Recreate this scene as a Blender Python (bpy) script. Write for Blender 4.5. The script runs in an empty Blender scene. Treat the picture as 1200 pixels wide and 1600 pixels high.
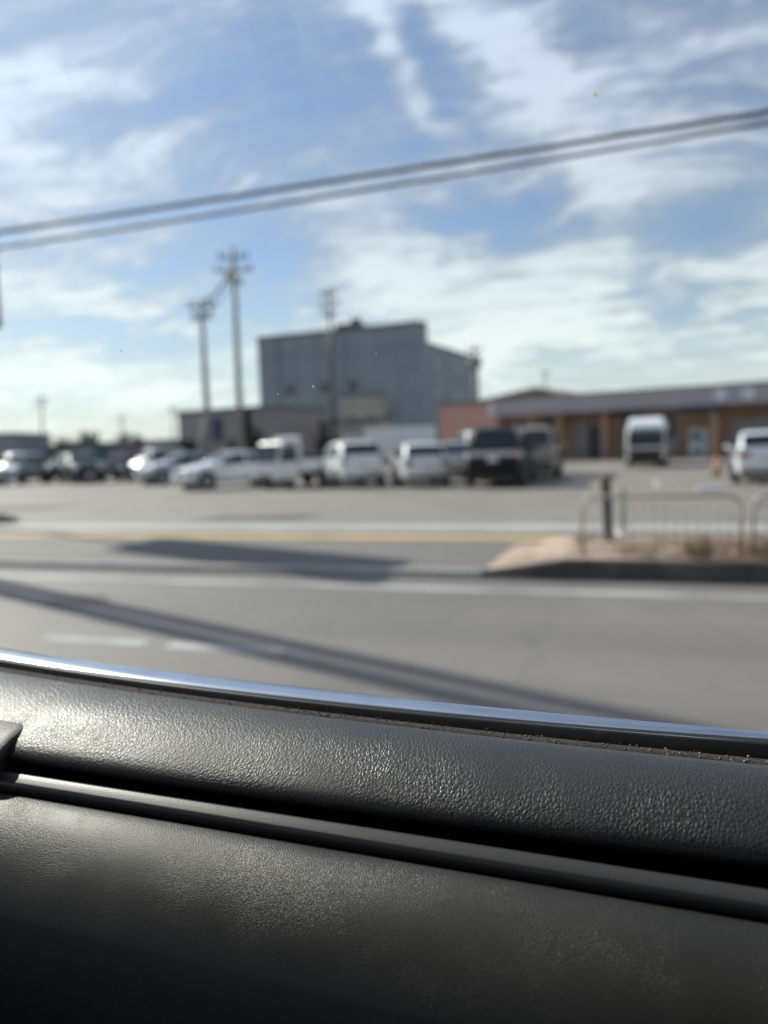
import bpy, bmesh, math, random
import numpy as np
from mathutils import Vector, Matrix
random.seed(7); rng = np.random.default_rng(7)
S = bpy.context.scene; COL = S.collection
R = math.radians

# ------------------------------------------------------------------ camera
EYE = 1.5                                # eye height above the road
PSI, PITCH, ROLL = R(19), R(5.0), 0.035
F = 1200.0                               # focal length in photo pixels (1200 x 1600)
fw = Vector((-math.sin(PSI)*math.cos(PITCH), math.cos(PSI)*math.cos(PITCH), -math.sin(PITCH)))
rt = Vector((math.cos(PSI), math.sin(PSI), 0)); up = rt.cross(fw)
ir = rt*math.cos(ROLL) - up*math.sin(ROLL); iu = rt*math.sin(ROLL) + up*math.cos(ROLL)
cam = bpy.data.cameras.new('camera'); cam.sensor_fit = 'VERTICAL'; cam.sensor_height = 34.667; cam.sensor_width = 26.0
cam.lens = 26.0; cam.clip_start = 0.02; cam.clip_end = 6000
cam.dof.use_dof = True; cam.dof.focus_distance = 0.43; cam.dof.aperture_fstop = 4.2
co = bpy.data.objects.new('camera', cam); COL.objects.link(co)
co.matrix_world = Matrix(((ir.x, iu.x, -fw.x, 0), (ir.y, iu.y, -fw.y, 0), (ir.z, iu.z, -fw.z, EYE), (0, 0, 0, 1)))
S.camera = co
def ray(x, y): return fw + ir*((x-600)/F) - iu*((y-800)/F)
def gnd(x, y, z=0.0):                    # a photo pixel to the ground point it shows
    d = ray(x, y); t = (z-EYE)/d.z; return Vector((d.x*t, d.y*t, z))
def dep(x, y, D):                        # the point at depth D metres seen at a pixel
    d = ray(x, y)*D; return Vector((d.x, d.y, d.z+EYE))

# ------------------------------------------------------------------ light
SUN_EL, SUN_AZ = R(36), R(68)            # azimuth to the left of +Y
sd = Vector((-math.sin(SUN_AZ)*math.cos(SUN_EL), math.cos(SUN_AZ)*math.cos(SUN_EL), math.sin(SUN_EL)))
sun = bpy.data.lights.new('sun', 'SUN'); sun.energy = 4.2; sun.angle = R(0.55); sun.color = (1, .93, .83)
so = bpy.data.objects.new('sun', sun); COL.objects.link(so)
so.rotation_euler = sd.to_track_quat('Z', 'Y').to_euler(); so.location = (-30, 12, 24)
S.view_settings.view_transform = 'Standard'; S.view_settings.look = 'None'; S.view_settings.gamma = 1
S.view_settings.exposure = 0.75
S.cycles.max_bounces = 8; S.cycles.transparent_max_bounces = 12; S.cycles.caustics_reflective = False
S.cycles.caustics_refractive = False; S.cycles.sample_clamp_indirect = 8

W = bpy.data.worlds.new('World'); S.world = W; W.use_nodes = True
nt = W.node_tree; N = nt.nodes; LK = nt.links; N.clear()
def nd(t, **k):
    n = N.new(t)
    for a, b in k.items(): setattr(n, a, b)
    return n
def setin(n, i, v):
    if hasattr(v, 'is_output') or isinstance(v, bpy.types.NodeSocket): LK.new(v, n.inputs[i])
    else: n.inputs[i].default_value = v
def M_(op, a, b=0.0, c=0.0, clamp=False):
    n = nd('ShaderNodeMath', operation=op); n.use_clamp = clamp
    setin(n, 0, a); setin(n, 1, b)
    if len(n.inputs) > 2: setin(n, 2, c)
    return n.outputs[0]
def V_(op, a, b=None, s=None):
    n = nd('ShaderNodeVectorMath', operation=op); setin(n, 0, a)
    if b is not None: setin(n, 1, b)
    if s is not None: setin(n, 3, s)
    return n.outputs['Value'] if op in ('LENGTH', 'DOT_PRODUCT') else n.outputs[0]
out = nd('ShaderNodeOutputWorld'); bg = nd('ShaderNodeBackground')
sky = nd('ShaderNodeTexSky', sky_type='NISHITA'); sky.sun_disc = False; sky.sun_elevation = SUN_EL; sky.sun_rotation = -SUN_AZ
sky.air_density = 1.0; sky.dust_density = 0.6; sky.ozone_density = 1.4
tc = nd('ShaderNodeTexCoord'); D0 = V_('NORMALIZE', tc.outputs['Generated'])
sx = nd('ShaderNodeSeparateXYZ'); setin(sx, 0, D0)
az = M_('ARCTAN2', sx.outputs[0], sx.outputs[1]); el = M_('ARCSINE', sx.outputs[2])
cx = nd('ShaderNodeCombineXYZ'); setin(cx, 0, az); setin(cx, 1, el)
# cirrus layer: direction projected on a high sheet, so the streaks shrink towards the horizon
zz = M_('ADD', M_('MAXIMUM', sx.outputs[2], 0.0), 0.16)
pl = V_('SCALE', D0, s=M_('DIVIDE', 1.0, zz))
def noise(vec, scale, detail=6, rough=.55, dist=0.0):
    n = nd('ShaderNodeTexNoise'); setin(n, 'Vector', vec); n.inputs['Scale'].default_value = scale
    n.inputs['Detail'].default_value = detail; n.inputs['Roughness'].default_value = rough; n.inputs['Distortion'].default_value = dist
    return n
w1 = noise(pl, .9, 2).outputs['Color']; w2 = noise(pl, 3.2, 3).outputs['Color']
plw = V_('ADD', V_('ADD', pl, V_('SCALE', V_('SUBTRACT', w1, (.5, .5, .5)), s=0.8)), V_('SCALE', V_('SUBTRACT', w2, (.5, .5, .5)), s=0.16))
def mapped(vec, rot, sc, loc=(0, 0, 0)):
    n = nd('ShaderNodeMapping'); setin(n, 0, vec); n.inputs['Rotation'].default_value = (0, 0, rot)
    n.inputs['Scale'].default_value = sc; n.inputs['Location'].default_value = loc; return n.outputs[0]
c1 = noise(mapped(plw, R(-30), (1.0, 2.5, 1), (3.1, 1.2, 0)), 1.5, 10, .62).outputs['Fac']
c2 = noise(mapped(plw, R(40), (1.0, 4.6, 1), (7.7, 0, 0)), 2.6, 10, .68).outputs['Fac']
c3 = noise(mapped(plw, R(10), (1.0, 1.3, 1), (1, 5, 0)), 7.5, 9, .68).outputs['Fac']
cov = M_('ADD', M_('ADD', M_('MULTIPLY', c1, 2.4), M_('MULTIPLY', c2, 2.6)), M_('MULTIPLY', c3, 2.1))
cov = M_('ADD', M_('SUBTRACT', cov, 3.55), .74)
wv = V_('SCALE', V_('SUBTRACT', noise(cx.outputs[0], 5.0, 5, .6).outputs['Color'], (.5, .5, .5)), s=0.16)
azel = V_('ADD', V_('ADD', cx.outputs[0], wv), V_('SCALE', V_('SUBTRACT', noise(cx.outputs[0], 17.0, 4, .6).outputs['Color'], (.5, .5, .5)), s=0.05))
# the larger streaks and blue gaps of this particular sky: photo pixel, half sizes in px, tilt, weight
for (px, py, a, b, tilt, wt) in [
    (470, 120, 170, 70, 8, -.50), (780, 365, 120, 34, 4, -.75), (1050, 375, 95, 40, 6, -.65), (410, 400, 80, 60, -20, -.70),
    (150, 515, 160, 22, 6, -.45), (660, 60, 26, 26, 0, -.3), (1050, 490, 45, 16, 10, -.5), (700, 120, 40, 60, 0, -.35), (120, 195, 70, 22, 0, -.3),
    (1120, 130, 60, 40, -20, -.25), (560, 560, 90, 14, 0, -.3), (100, 390, 120, 14, -10, -.28), (900, 60, 60, 40, 40, -.2),
    (630, 100, 22, 125, 32, .75), (790, 70, 24, 115, 38, .8), (80, 120, 120, 24, 14, .5), (260, 215, 110, 22, 18, .45), (20, 300, 110, 60, 20, .4),
    (900, 230, 150, 60, -20, .35), (590, 410, 130, 45, -22, .6), (900, 430, 110, 70, 30, .6), (160, 460, 150, 22, -8, .5), (960, 300, 60, 100, 10, .4),
    (760, 520, 160, 50, -6, .35), (150, 590, 260, 34, 0, .5), (700, 420, 120, 22, -5, .3), (1120, 470, 90, 50, 10, .35), (1150, 60, 150, 18, -12, .3)]:
    d = ray(px, py).normalized(); a0 = math.atan2(d.x, d.y); e0 = math.asin(d.z)
    k = math.cos(e0)
    m = nd('ShaderNodeMapping', vector_type='TEXTURE'); setin(m, 0, azel)
    m.inputs['Location'].default_value = (a0, e0, 0); m.inputs['Rotation'].default_value = (0, 0, R(tilt)+ROLL if a > b else -R(tilt)+ROLL)
    if a <= b: m.inputs['Rotation'].default_value = (0, 0, R(tilt))
    m.inputs['Scale'].default_value = (a/F/k*1.05, b/F*1.05, 1)
    g = M_('EXPONENT', M_('MULTIPLY', M_('POWER', V_('LENGTH', m.outputs[0]), 2.0), -.8))
    cov = M_('ADD', cov, M_('MULTIPLY', g, wt*1.35))
def ramp(fac, a, b, lo=0.0, hi=1.0, sm=True):
    n = nd('ShaderNodeMapRange'); setin(n, 0, fac)
    n.interpolation_type = 'SMOOTHSTEP' if sm else 'LINEAR'
    for i, v in ((1, a), (2, b), (3, lo), (4, hi)): n.inputs[i].default_value = v
    return n.outputs[0]
cover = ramp(cov, -.25, 1.65, .22, .93)
low = ramp(el, 0.0, .30, .80, 0.0)                 # thin veil towards the horizon
cover = M_('MAXIMUM', cover, low)
def mixc(f, a, b):
    n = nd('ShaderNodeMix', data_type='RGBA'); setin(n, 0, f)
    for i, v in ((6, a), (7, b)):
        if isinstance(v, tuple): n.inputs[i].default_value = v+(1,)
        else: LK.new(v, n.inputs[i])
    return n.outputs[2]
sunprox = M_('POWER', M_('MAXIMUM', V_('DOT_PRODUCT', D0, tuple(sd)), 0.0), 5.0)
cl = mixc(ramp(el, 0.0, .5), (5.7, 5.9, 5.7), (4.9, 5.35, 6.5))
cl2 = V_('SCALE', cl, s=M_('ADD', M_('ADD', ramp(el, 0.02, .30, .85, .56), M_('MULTIPLY', sunprox, .30)), M_('MULTIPLY', ramp(cov, .4, 1.8), .38)))
blue = V_('MULTIPLY', V_('SCALE', sky.outputs[0], s=1.0), (.58, .68, .80))
LK.new(mixc(cover, blue, cl2), bg.inputs[0]); bg.inputs[1].default_value = 0.1
LK.new(bg.outputs[0], out.inputs[0])

# ------------------------------------------------------------------ materials
def mat(name, c, rough=.5, metal=0.0, coat=0.0, var=0.0, vs=4.0, bump=0.0, bs=60.0, spec=.5, c2=None, detail=5, coatr=.04):
    m = bpy.data.materials.new(name); m.use_nodes = True; t = m.node_tree; p = t.nodes['Principled BSDF']
    p.inputs['Base Color'].default_value = (*c, 1); p.inputs['Roughness'].default_value = rough; p.inputs['Metallic'].default_value = metal
    p.inputs['Coat Weight'].default_value = coat; p.inputs['Coat Roughness'].default_value = coatr; p.inputs['Specular IOR Level'].default_value = spec
    tcn = t.nodes.new('ShaderNodeTexCoord')
    if var or c2:
        n = t.nodes.new('ShaderNodeTexNoise'); n.inputs['Scale'].default_value = vs; n.inputs['Detail'].default_value = detail
        t.links.new(tcn.outputs['Object'], n.inputs['Vector'])
        mx = t.nodes.new('ShaderNodeMix'); mx.data_type = 'RGBA'
        a = c if c2 else tuple(v*(1-var) for v in c); b = c2 if c2 else tuple(min(1, v*(1+var)) for v in c)
        mx.inputs[6].default_value = (*a, 1); mx.inputs[7].default_value = (*b, 1)
        mr = t.nodes.new('ShaderNodeMapRange'); mr.inputs[1].default_value = .35; mr.inputs[2].default_value = .65
        t.links.new(n.outputs['Fac'], mr.inputs[0]); t.links.new(mr.outputs[0], mx.inputs[0]); t.links.new(mx.outputs[2], p.inputs['Base Color'])
    if bump:
        n = t.nodes.new('ShaderNodeTexNoise'); n.inputs['Scale'].default_value = bs; n.inputs['Detail'].default_value = 4
        t.links.new(tcn.outputs['Object'], n.inputs['Vector'])
        b = t.nodes.new('ShaderNodeBump'); b.inputs['Strength'].default_value = bump; b.inputs['Distance'].default_value = .5/bs
        t.links.new(n.outputs['Fac'], b.inputs['Height']); t.links.new(b.outputs[0], p.inputs['Normal'])
    return m
def emis(m, c, s):
    p = m.node_tree.nodes['Principled BSDF']; p.inputs['Emission Color'].default_value = (*c, 1); p.inputs['Emission Strength'].default_value = s; return m

MAT = dict(
    asphalt=mat('road asphalt', (.185, .168, .150), .6, var=.12, vs=.35, bump=.6, bs=90, detail=8),
    lot=mat('lot asphalt', (.235, .205, .178), .7, var=.13, vs=.22, bump=.5, bs=80, detail=8),
    ground=mat('open ground', (.17, .16, .12), .9, var=.25, vs=.02),
    walk=mat('pavement asphalt', (.19, .172, .158), .75, var=.1, vs=.5, bump=.5, bs=80),
    concrete=mat('kerb concrete', (.36, .35, .32), .8, var=.18, vs=1.2, bump=.4, bs=50),
    slab=mat('pale concrete strip', (.35, .345, .33), .7, var=.12, vs=.8),
    tactile=mat('tactile yellow paving', (.50, .36, .13), .7, var=.15, vs=1.5),
    white_line=mat('worn road paint', (.42, .42, .40), .6, var=.0, c2=(.24, .23, .22), vs=1.1, detail=9),
    soil=mat('dry soil', (.22, .155, .12), .95, c2=(.50, .39, .31), vs=2.6, detail=9),
    leaf=mat('green leaves', (.035, .06, .03), .6, c2=(.07, .10, .045), vs=1.5),
    dark_leaf=mat('dark leaves', (.02, .03, .024), .6, c2=(.04, .05, .035), vs=1.5),
    dry=mat('dry grass', (.34, .24, .13), .8, c2=(.20, .12, .07), vs=3),
    bark=mat('bark', (.10, .075, .055), .9, var=.2, vs=6),
    pole_concrete=mat('pole concrete', (.27, .26, .24), .8, var=.1, vs=2),
    dark_metal=mat('dark galvanised metal', (.08, .085, .09), .5, .4, var=.1, vs=3),
    galv=mat('galvanised metal', (.30, .31, .32), .45, .5, var=.1, vs=3),
    cable=mat('cable rubber', (.035, .037, .042), .55, var=.1, vs=1),
    fence=mat('brown fence pipe', (.46, .39, .33), .5, .1, coat=.2, var=.1, vs=5),
    tyre=mat('tyre rubber', (.012, .012, .013), .8, var=.1, vs=6, spec=.3),
    rim=mat('alloy rim', (.32, .33, .35), .3, .8, var=.05, vs=6),
    glass=mat('car glass', (.008, .013, .018), .06, 0, coat=0, spec=.6, var=.05, vs=1),
    black=mat('black plastic', (.012, .012, .014), .45, var=.1, vs=8),
    chrome=mat('chrome', (.6, .6, .62), .12, 1, var=.03, vs=6),
    red_lens=mat('red lens', (.28, .012, .015), .15, coat=1, var=.05, vs=9),
    clear_lens=mat('headlight lens', (.62, .63, .64), .06, .9, coat=1, var=.05, vs=9),
    plate=mat('plate white', (.65, .66, .64), .45, var=.05, vs=9),
    orange=mat('orange cone plastic', (.80, .24, .03), .5, var=.1, vs=5),
    green=mat('green marker plastic', (.03, .20, .09), .5, var=.1, vs=5),
    brown=mat('dark brown post', (.030, .022, .022), .45, var=.1, vs=5),
    rust=mat('reddish cap', (.12, .05, .04), .6, var=.2, vs=9),
    white=mat('white sheet', (.72, .73, .74), .45, var=.05, vs=2),
    window=mat('window glass', (.03, .04, .05), .12, var=.2, vs=.5),
    pale_window=mat('pale blind window', (.26, .29, .33), .35, var=.15, vs=1),
    roof_grey=mat('grey roof sheet', (.13, .14, .15), .6, var=.1, vs=1),
)
def worn(m, base, dark, light, sx=.06, crack=.28):
    """long tyre-worn bands, repair patches, oil spots and sealed cracks"""
    t = m.node_tree; p = t.nodes['Principled BSDF']; n_ = t.nodes.new; l = t.links.new; tcn = n_('ShaderNodeTexCoord')
    def nz(sc, loc, scale, det, ro=.6):
        mp = n_('ShaderNodeMapping'); mp.inputs['Scale'].default_value = sc; mp.inputs['Location'].default_value = loc; l(tcn.outputs['Object'], mp.inputs[0])
        q = n_('ShaderNodeTexNoise'); q.inputs['Scale'].default_value = scale; q.inputs['Detail'].default_value = det; q.inputs['Roughness'].default_value = ro; l(mp.outputs[0], q.inputs['Vector']); return q.outputs['Fac']
    def rm(f, a, b, lo=0, hi=1):
        r = n_('ShaderNodeMapRange'); l(f, r.inputs[0]); r.interpolation_type = 'SMOOTHSTEP'
        for k, v in ((1, a), (2, b), (3, lo), (4, hi)): r.inputs[k].default_value = v
        return r.outputs[0]
    def mix(f, a, b):
        x = n_('ShaderNodeMix'); x.data_type = 'RGBA'; l(f, x.inputs[0])
        for k, v in ((6, a), (7, b)):
            if isinstance(v, tuple): x.inputs[k].default_value = (*v, 1)
            else: l(v, x.inputs[k])
        return x.outputs[2]
    c = mix(rm(nz((sx, 1, 1), (0, 0, 0), 1.1, 6), .42, .6, 0, .8), base, dark)
    c = mix(rm(nz((1, 1, 1), (4, 2, 0), .35, 8, .7), .5, .68, 0, .6), c, light)
    v = n_('ShaderNodeTexVoronoi'); v.inputs['Scale'].default_value = .23; v.distance = 'CHEBYCHEV'; l(tcn.outputs['Object'], v.inputs['Vector'])
    sp = n_('ShaderNodeSeparateColor'); l(v.outputs['Color'], sp.inputs[0])
    c = mix(rm(sp.outputs[0], .72, .73, 0, .45), c, dark)
    c = mix(rm(nz((1, 1, 1), (9, 5, 0), 2.3, 4), .68, .76, 0, .7), c, tuple(x*.45 for x in base))
    v2 = n_('ShaderNodeTexVoronoi'); v2.feature = 'DISTANCE_TO_EDGE'; v2.inputs['Scale'].default_value = .33
    wn = n_('ShaderNodeTexNoise'); wn.inputs['Scale'].default_value = 1.4; wn.inputs['Detail'].default_value = 6; l(tcn.outputs['Object'], wn.inputs['Vector'])
    ml = n_('ShaderNodeVectorMath'); ml.operation = 'MULTIPLY_ADD'; l(wn.outputs['Color'], ml.inputs[0]); ml.inputs[1].default_value = (1.2, 1.2, 0); l(tcn.outputs['Object'], ml.inputs[2]); l(ml.outputs[0], v2.inputs['Vector'])
    c = mix(rm(v2.outputs[0], .003, .009, crack, 0), c, tuple(x*.35 for x in base))
    c = mix(rm(nz((1, 1, 1), (0, 0, 0), 60, 3), .3, .7, 0, .22), c, dark)
    l(c, p.inputs['Base Color'])
worn(MAT['asphalt'], (.172, .155, .138), (.132, .121, .110), (.205, .188, .168))
worn(MAT['lot'], (.225, .195, .168), (.175, .155, .136), (.27, .24, .21), .3)
worn(MAT['walk'], (.165, .152, .140), (.12, .112, .104), (.21, .19, .17), .2, .3)
def paint(name, c, metal=0.0, r=.32): return mat(name, c, r, metal, coat=1.0, var=.03, vs=2, coatr=.05)

# ------------------------------------------------------------------ mesh helpers
def mesh_obj(name, verts, faces, m, parent=None, smooth=False, label=None):
    me = bpy.data.meshes.new(name); me.from_pydata([tuple(v) for v in verts], [], faces); me.update()
    bm = bmesh.new(); bm.from_mesh(me); bmesh.ops.recalc_face_normals(bm, faces=bm.faces); bm.to_mesh(me); bm.free()
    if smooth:
        me.polygons.foreach_set('use_smooth', [True]*len(me.polygons))
    me.materials.append(MAT[m] if isinstance(m, str) else m)
    o = bpy.data.objects.new(name, me); COL.objects.link(o)
    if parent is not None: o.parent = parent
    if label: o['label'] = label
    return o
def lens_mb(c, n, a, b, th):  # domed mirror-like lens, shaped so the sun glints off it
    n = Vector(n).normalized(); u = n.cross(Vector((0, 0, 1))).normalized(); w_ = u.cross(n); q = MB(); V = []; Fc = []; A, B = 18, 9
    for i in range(B+1):
        f = math.pi/2*i/B*1.25
        for j in range(A):
            g = math.tau*j/A; V.append(Vector(c)+n*th*math.cos(f)+u*a*math.sin(f)*math.cos(g)+w_*b*math.sin(f)*math.sin(g))
    Fc = [(i*A+j, i*A+(j+1) % A, (i+1)*A+(j+1) % A, (i+1)*A+j) for i in range(B) for j in range(A)]
    return q.add(V, Fc)
class MB:
    def __init__(s): s.v = []; s.f = []
    def add(s, v, f):
        k = len(s.v); s.v += [tuple(p) for p in v]; s.f += [tuple(i+k for i in q) for q in f]; return s
    def box(s, a, b, rz=0.0, piv=(0, 0)):
        P = [(x, y, z) for x in (a[0], b[0]) for y in (a[1], b[1]) for z in (a[2], b[2])]
        if rz:
            c, n = math.cos(rz), math.sin(rz)
            P = [(piv[0]+(x-piv[0])*c-(y-piv[1])*n, piv[1]+(x-piv[0])*n+(y-piv[1])*c, z) for x, y, z in P]
        return s.add(P, [(0, 1, 3, 2), (4, 6, 7, 5), (0, 4, 5, 1), (2, 3, 7, 6), (0, 2, 6, 4), (1, 5, 7, 3)])
    def tube(s, pts, r, n=10, r2=None, cap=True):
        pts = [Vector(p) for p in pts]; L = len(pts); k = len(s.v); ref = None
        for i, p in enumerate(pts):
            t = (pts[min(i+1, L-1)]-pts[max(i-1, 0)]).normalized()
            if ref is None: ref = t.orthogonal().normalized()
            a = (ref - t*ref.dot(t)).normalized(); ref = a; b = t.cross(a)
            rr = r if r2 is None else r+(r2-r)*i/(L-1)
            for j in range(n):
                q = 2*math.pi*j/n; s.v.append(tuple(p+a*rr*math.cos(q)+b*rr*math.sin(q)))
        for i in range(L-1):
            for j in range(n):
                s.f.append((k+i*n+j, k+i*n+(j+1) % n, k+(i+1)*n+(j+1) % n, k+(i+1)*n+j))
        if cap: s.f.append(tuple(k+j for j in range(n))); s.f.append(tuple(k+(L-1)*n+j for j in range(n)))
        return s
    def lathe(s, prof, c=(0, 0, 0), axis='z', n=24):
        k = len(s.v); L = len(prof)
        for r, h in prof:
            for j in range(n):
                q = 2*math.pi*j/n; x, y = r*math.cos(q), r*math.sin(q)
                p = (x, y, h) if axis == 'z' else (x, h, y)
                s.v.append((p[0]+c[0], p[1]+c[1], p[2]+c[2]))
        for i in range(L-1):
            for j in range(n): s.f.append((k+i*n+j, k+i*n+(j+1) % n, k+(i+1)*n+(j+1) % n, k+(i+1)*n+j))
        s.f.append(tuple(k+j for j in range(n))); s.f.append(tuple(k+(L-1)*n+j for j in range(n)))
        return s
    def build(s, name, m, parent=None, smooth=False, label=None, bevel=0.0):
        o = mesh_obj(name, s.v, s.f, m, parent, smooth, label)
        if bevel:
            b = o.modifiers.new('bevel', 'BEVEL'); b.width = bevel; b.segments = 3; b.limit_method = 'ANGLE'
        return o
def thing(name, label, cat, loc=(0, 0, 0), rz=0.0, group=None):
    o = bpy.data.objects.new(name, None); COL.objects.link(o); o.location = loc; o.rotation_euler = (0, 0, rz); o.empty_display_size = .3
    return tag(o, label, cat, group)
def tag(o, label, cat, group=None):
    o['label'] = label; o['category'] = cat
    if group: o['group'] = group
    return o
def kind(o, k): o['kind'] = k; return o
def sheet(name, x0, x1, y0, y1, z, m, nx=1, ny=1, k='structure'):
    v = [(x0+(x1-x0)*i/nx, y0+(y1-y0)*j/ny, z) for j in range(ny+1) for i in range(nx+1)]
    f = [(j*(nx+1)+i, j*(nx+1)+i+1, (j+1)*(nx+1)+i+1, (j+1)*(nx+1)+i) for j in range(ny) for i in range(nx)]
    o = mesh_obj(name, v, f, m); return kind(o, k)

# ------------------------------------------------------------------ ground
sheet('ground', -2500, 2500, -400, 3500, -.012, 'ground')
sheet('parking_lot', -120, 90, 13.35, 62, 0.0, 'lot')
sheet('road', -220, 220, -6.5, 8.37, 0.0, 'asphalt')
sheet('pavement', -220, 220, 8.45, 12.35, .035, 'walk')
def strip(name, x0, x1, y0, y1, z0, z1, m):
    return kind(MB().box((x0, y0, z0), (x1, y1, z1)).build(name, m, bevel=.012), 'structure')
strip('lot_edge_strip', -120, 90, 12.35, 13.35, -.01, .045, 'slab')
strip('tactile_strip', -60, 60, 11.25, 11.65, .02, .043, 'tactile')
strip('low_kerb', -220, -1.75, 8.30, 8.50, -.01, .06, 'concrete')
# raised island behind the kerb on the right, its kerb tapering down at the driveway
def wedge(name, y0, y1, z, m, x0=-1.75, x1=-.85, x2=60, zlow=.06, z0=-.01, dy=0.0):
    v = []
    for x, zt in ((x0, zlow), (x1, z), (x2, z)):
        yy = y0 + (dy if x == x0 else 0)
        v += [(x, yy, z0), (x, y1, z0), (x, yy, zt), (x, y1, zt)]
    f = []
    for i in (0, 4): f += [(i, i+4, i+6, i+2), (i+1, i+3, i+7, i+5), (i+2, i+6, i+7, i+3), (i, i+1, i+5, i+4)]
    f += [(0, 2, 3, 1), (8, 9, 11, 10)]
    return kind(mesh_obj(name, v, f, m), 'structure')
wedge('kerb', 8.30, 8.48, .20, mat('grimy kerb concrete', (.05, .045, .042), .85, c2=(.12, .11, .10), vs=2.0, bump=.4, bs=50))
for k in range(34): kind(MB().box((-.85+k*.6-.004, 8.292, .0), (-.85+k*.6+.006, 8.485, .203)).build('kerb_joint', 'black'), 'structure')
for k in range(40):
    r0 = rng.uniform(.012, .035); x0_ = rng.uniform(-.8, 3.2); y0_ = rng.uniform(8.55, 10.2)
    o_ = kind(MB().lathe([(r0*.6, 0), (r0, r0*.4), (r0*.5, r0*.9)], (x0_, y0_, .182), 'z', 7).build('stone', 'concrete'), 'stuff')
wedge('verge', 8.481, 10.6, .185, 'soil', zlow=.05)
def line(name, x0, x1, y0, y1, z=.004, m='white_line'): return sheet(name, x0, x1, y0, y1, z, m, 8, 1)
line('edge_line', -120, 90, 7.48, 7.66)
for i, x in enumerate([-13.4, -9.2, -4.75, -3.55, .8, 5, 9.2]): line('lane_line', x, x+(1.0 if i in (2, 3) else 2.4), 4.93, 5.09)
for x in np.arange(-44, 12, 2.6): line('bay_line', x, x+.13, 23.4, 28.4, .004)
for x, y, a, b in ((-9.4, 14.2, 2.6, 1.5), (2.0, 16.5, 3.4, 1.2), (-20, 17, 4, 2)): sheet('repair_patch', x, x+a, y, y+b, .003, mat('fresh asphalt patch', (.10, .095, .09), .8, var=.12, vs=2))
for x, y in ((-5.6, 6.4), (3.2, 3.9)): kind(MB().lathe([(.31, .001), (.31, .006)], (x, y, 0), 'z', 28).build('manhole_cover', mat('iron cover', (.09, .08, .075), .6, .3, var=.2, vs=20)), 'structure')
line('lot_arrow_line', -8, 30, 20.2, 20.35)
# dirt patches / repairs in the road
for (x0, x1, y0, y1) in [(-60, 60, 6.15, 6.62), (-2.2, 8, 5.9, 6.4)]:
    pass

# ------------------------------------------------------------------ foliage helpers
def leaves(name, c, rad, n, sz, m, parent=None, seed=0, clumps=14):
    r_ = np.random.default_rng(seed); c = np.array(c); rad = np.array(rad)
    cc = r_.normal(size=(clumps, 3)); cc /= np.linalg.norm(cc, axis=1)[:, None]; cc *= r_.uniform(.35, .85, (clumps, 1))
    idx = r_.integers(0, clumps, n); P = cc[idx] + r_.normal(size=(n, 3))*.2; P = c+P*rad
    a = r_.normal(size=(n, 3)); a /= np.linalg.norm(a, axis=1)[:, None]
    b = np.cross(a, r_.normal(size=(n, 3))); b /= np.linalg.norm(b, axis=1)[:, None]
    s = sz*r_.uniform(.6, 1.3, (n, 1))
    V = np.stack([P-a*s, P+b*s*.5, P+a*s, P-b*s*.5], 1).reshape(-1, 3)
    Fc = [(4*i, 4*i+1, 4*i+2, 4*i+3) for i in range(n)]
    return mesh_obj(name, V, Fc, m, parent)
def tree(name, loc, h, w, m, label, cat='tree', seed=1, n=900, group=None):
    t = thing(name, label, cat, loc, 0, group)
    tb = MB().tube([(0, 0, 0), (.05, 0, h*.3), (.1, .05, h*.6), (.08, 0, h*.85)], .04*h, 8, .012*h)
    for k in range(5):
        q = k*1.3+seed; z0 = h*(.3+.08*k)
        tb.tube([(.05, 0, z0), (math.cos(q)*w*.25, math.sin(q)*w*.25, z0+h*.15), (math.cos(q)*w*.4, math.sin(q)*w*.4, z0+h*.22)], .015*h, 6, .004*h)
    tb.build('trunk', 'bark', t, True)
    leaves('crown', (0, 0, h*.62), (w*.55, w*.55, h*.42), n, .06*h**.5*1.6, m, t, seed)
    return t

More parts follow.
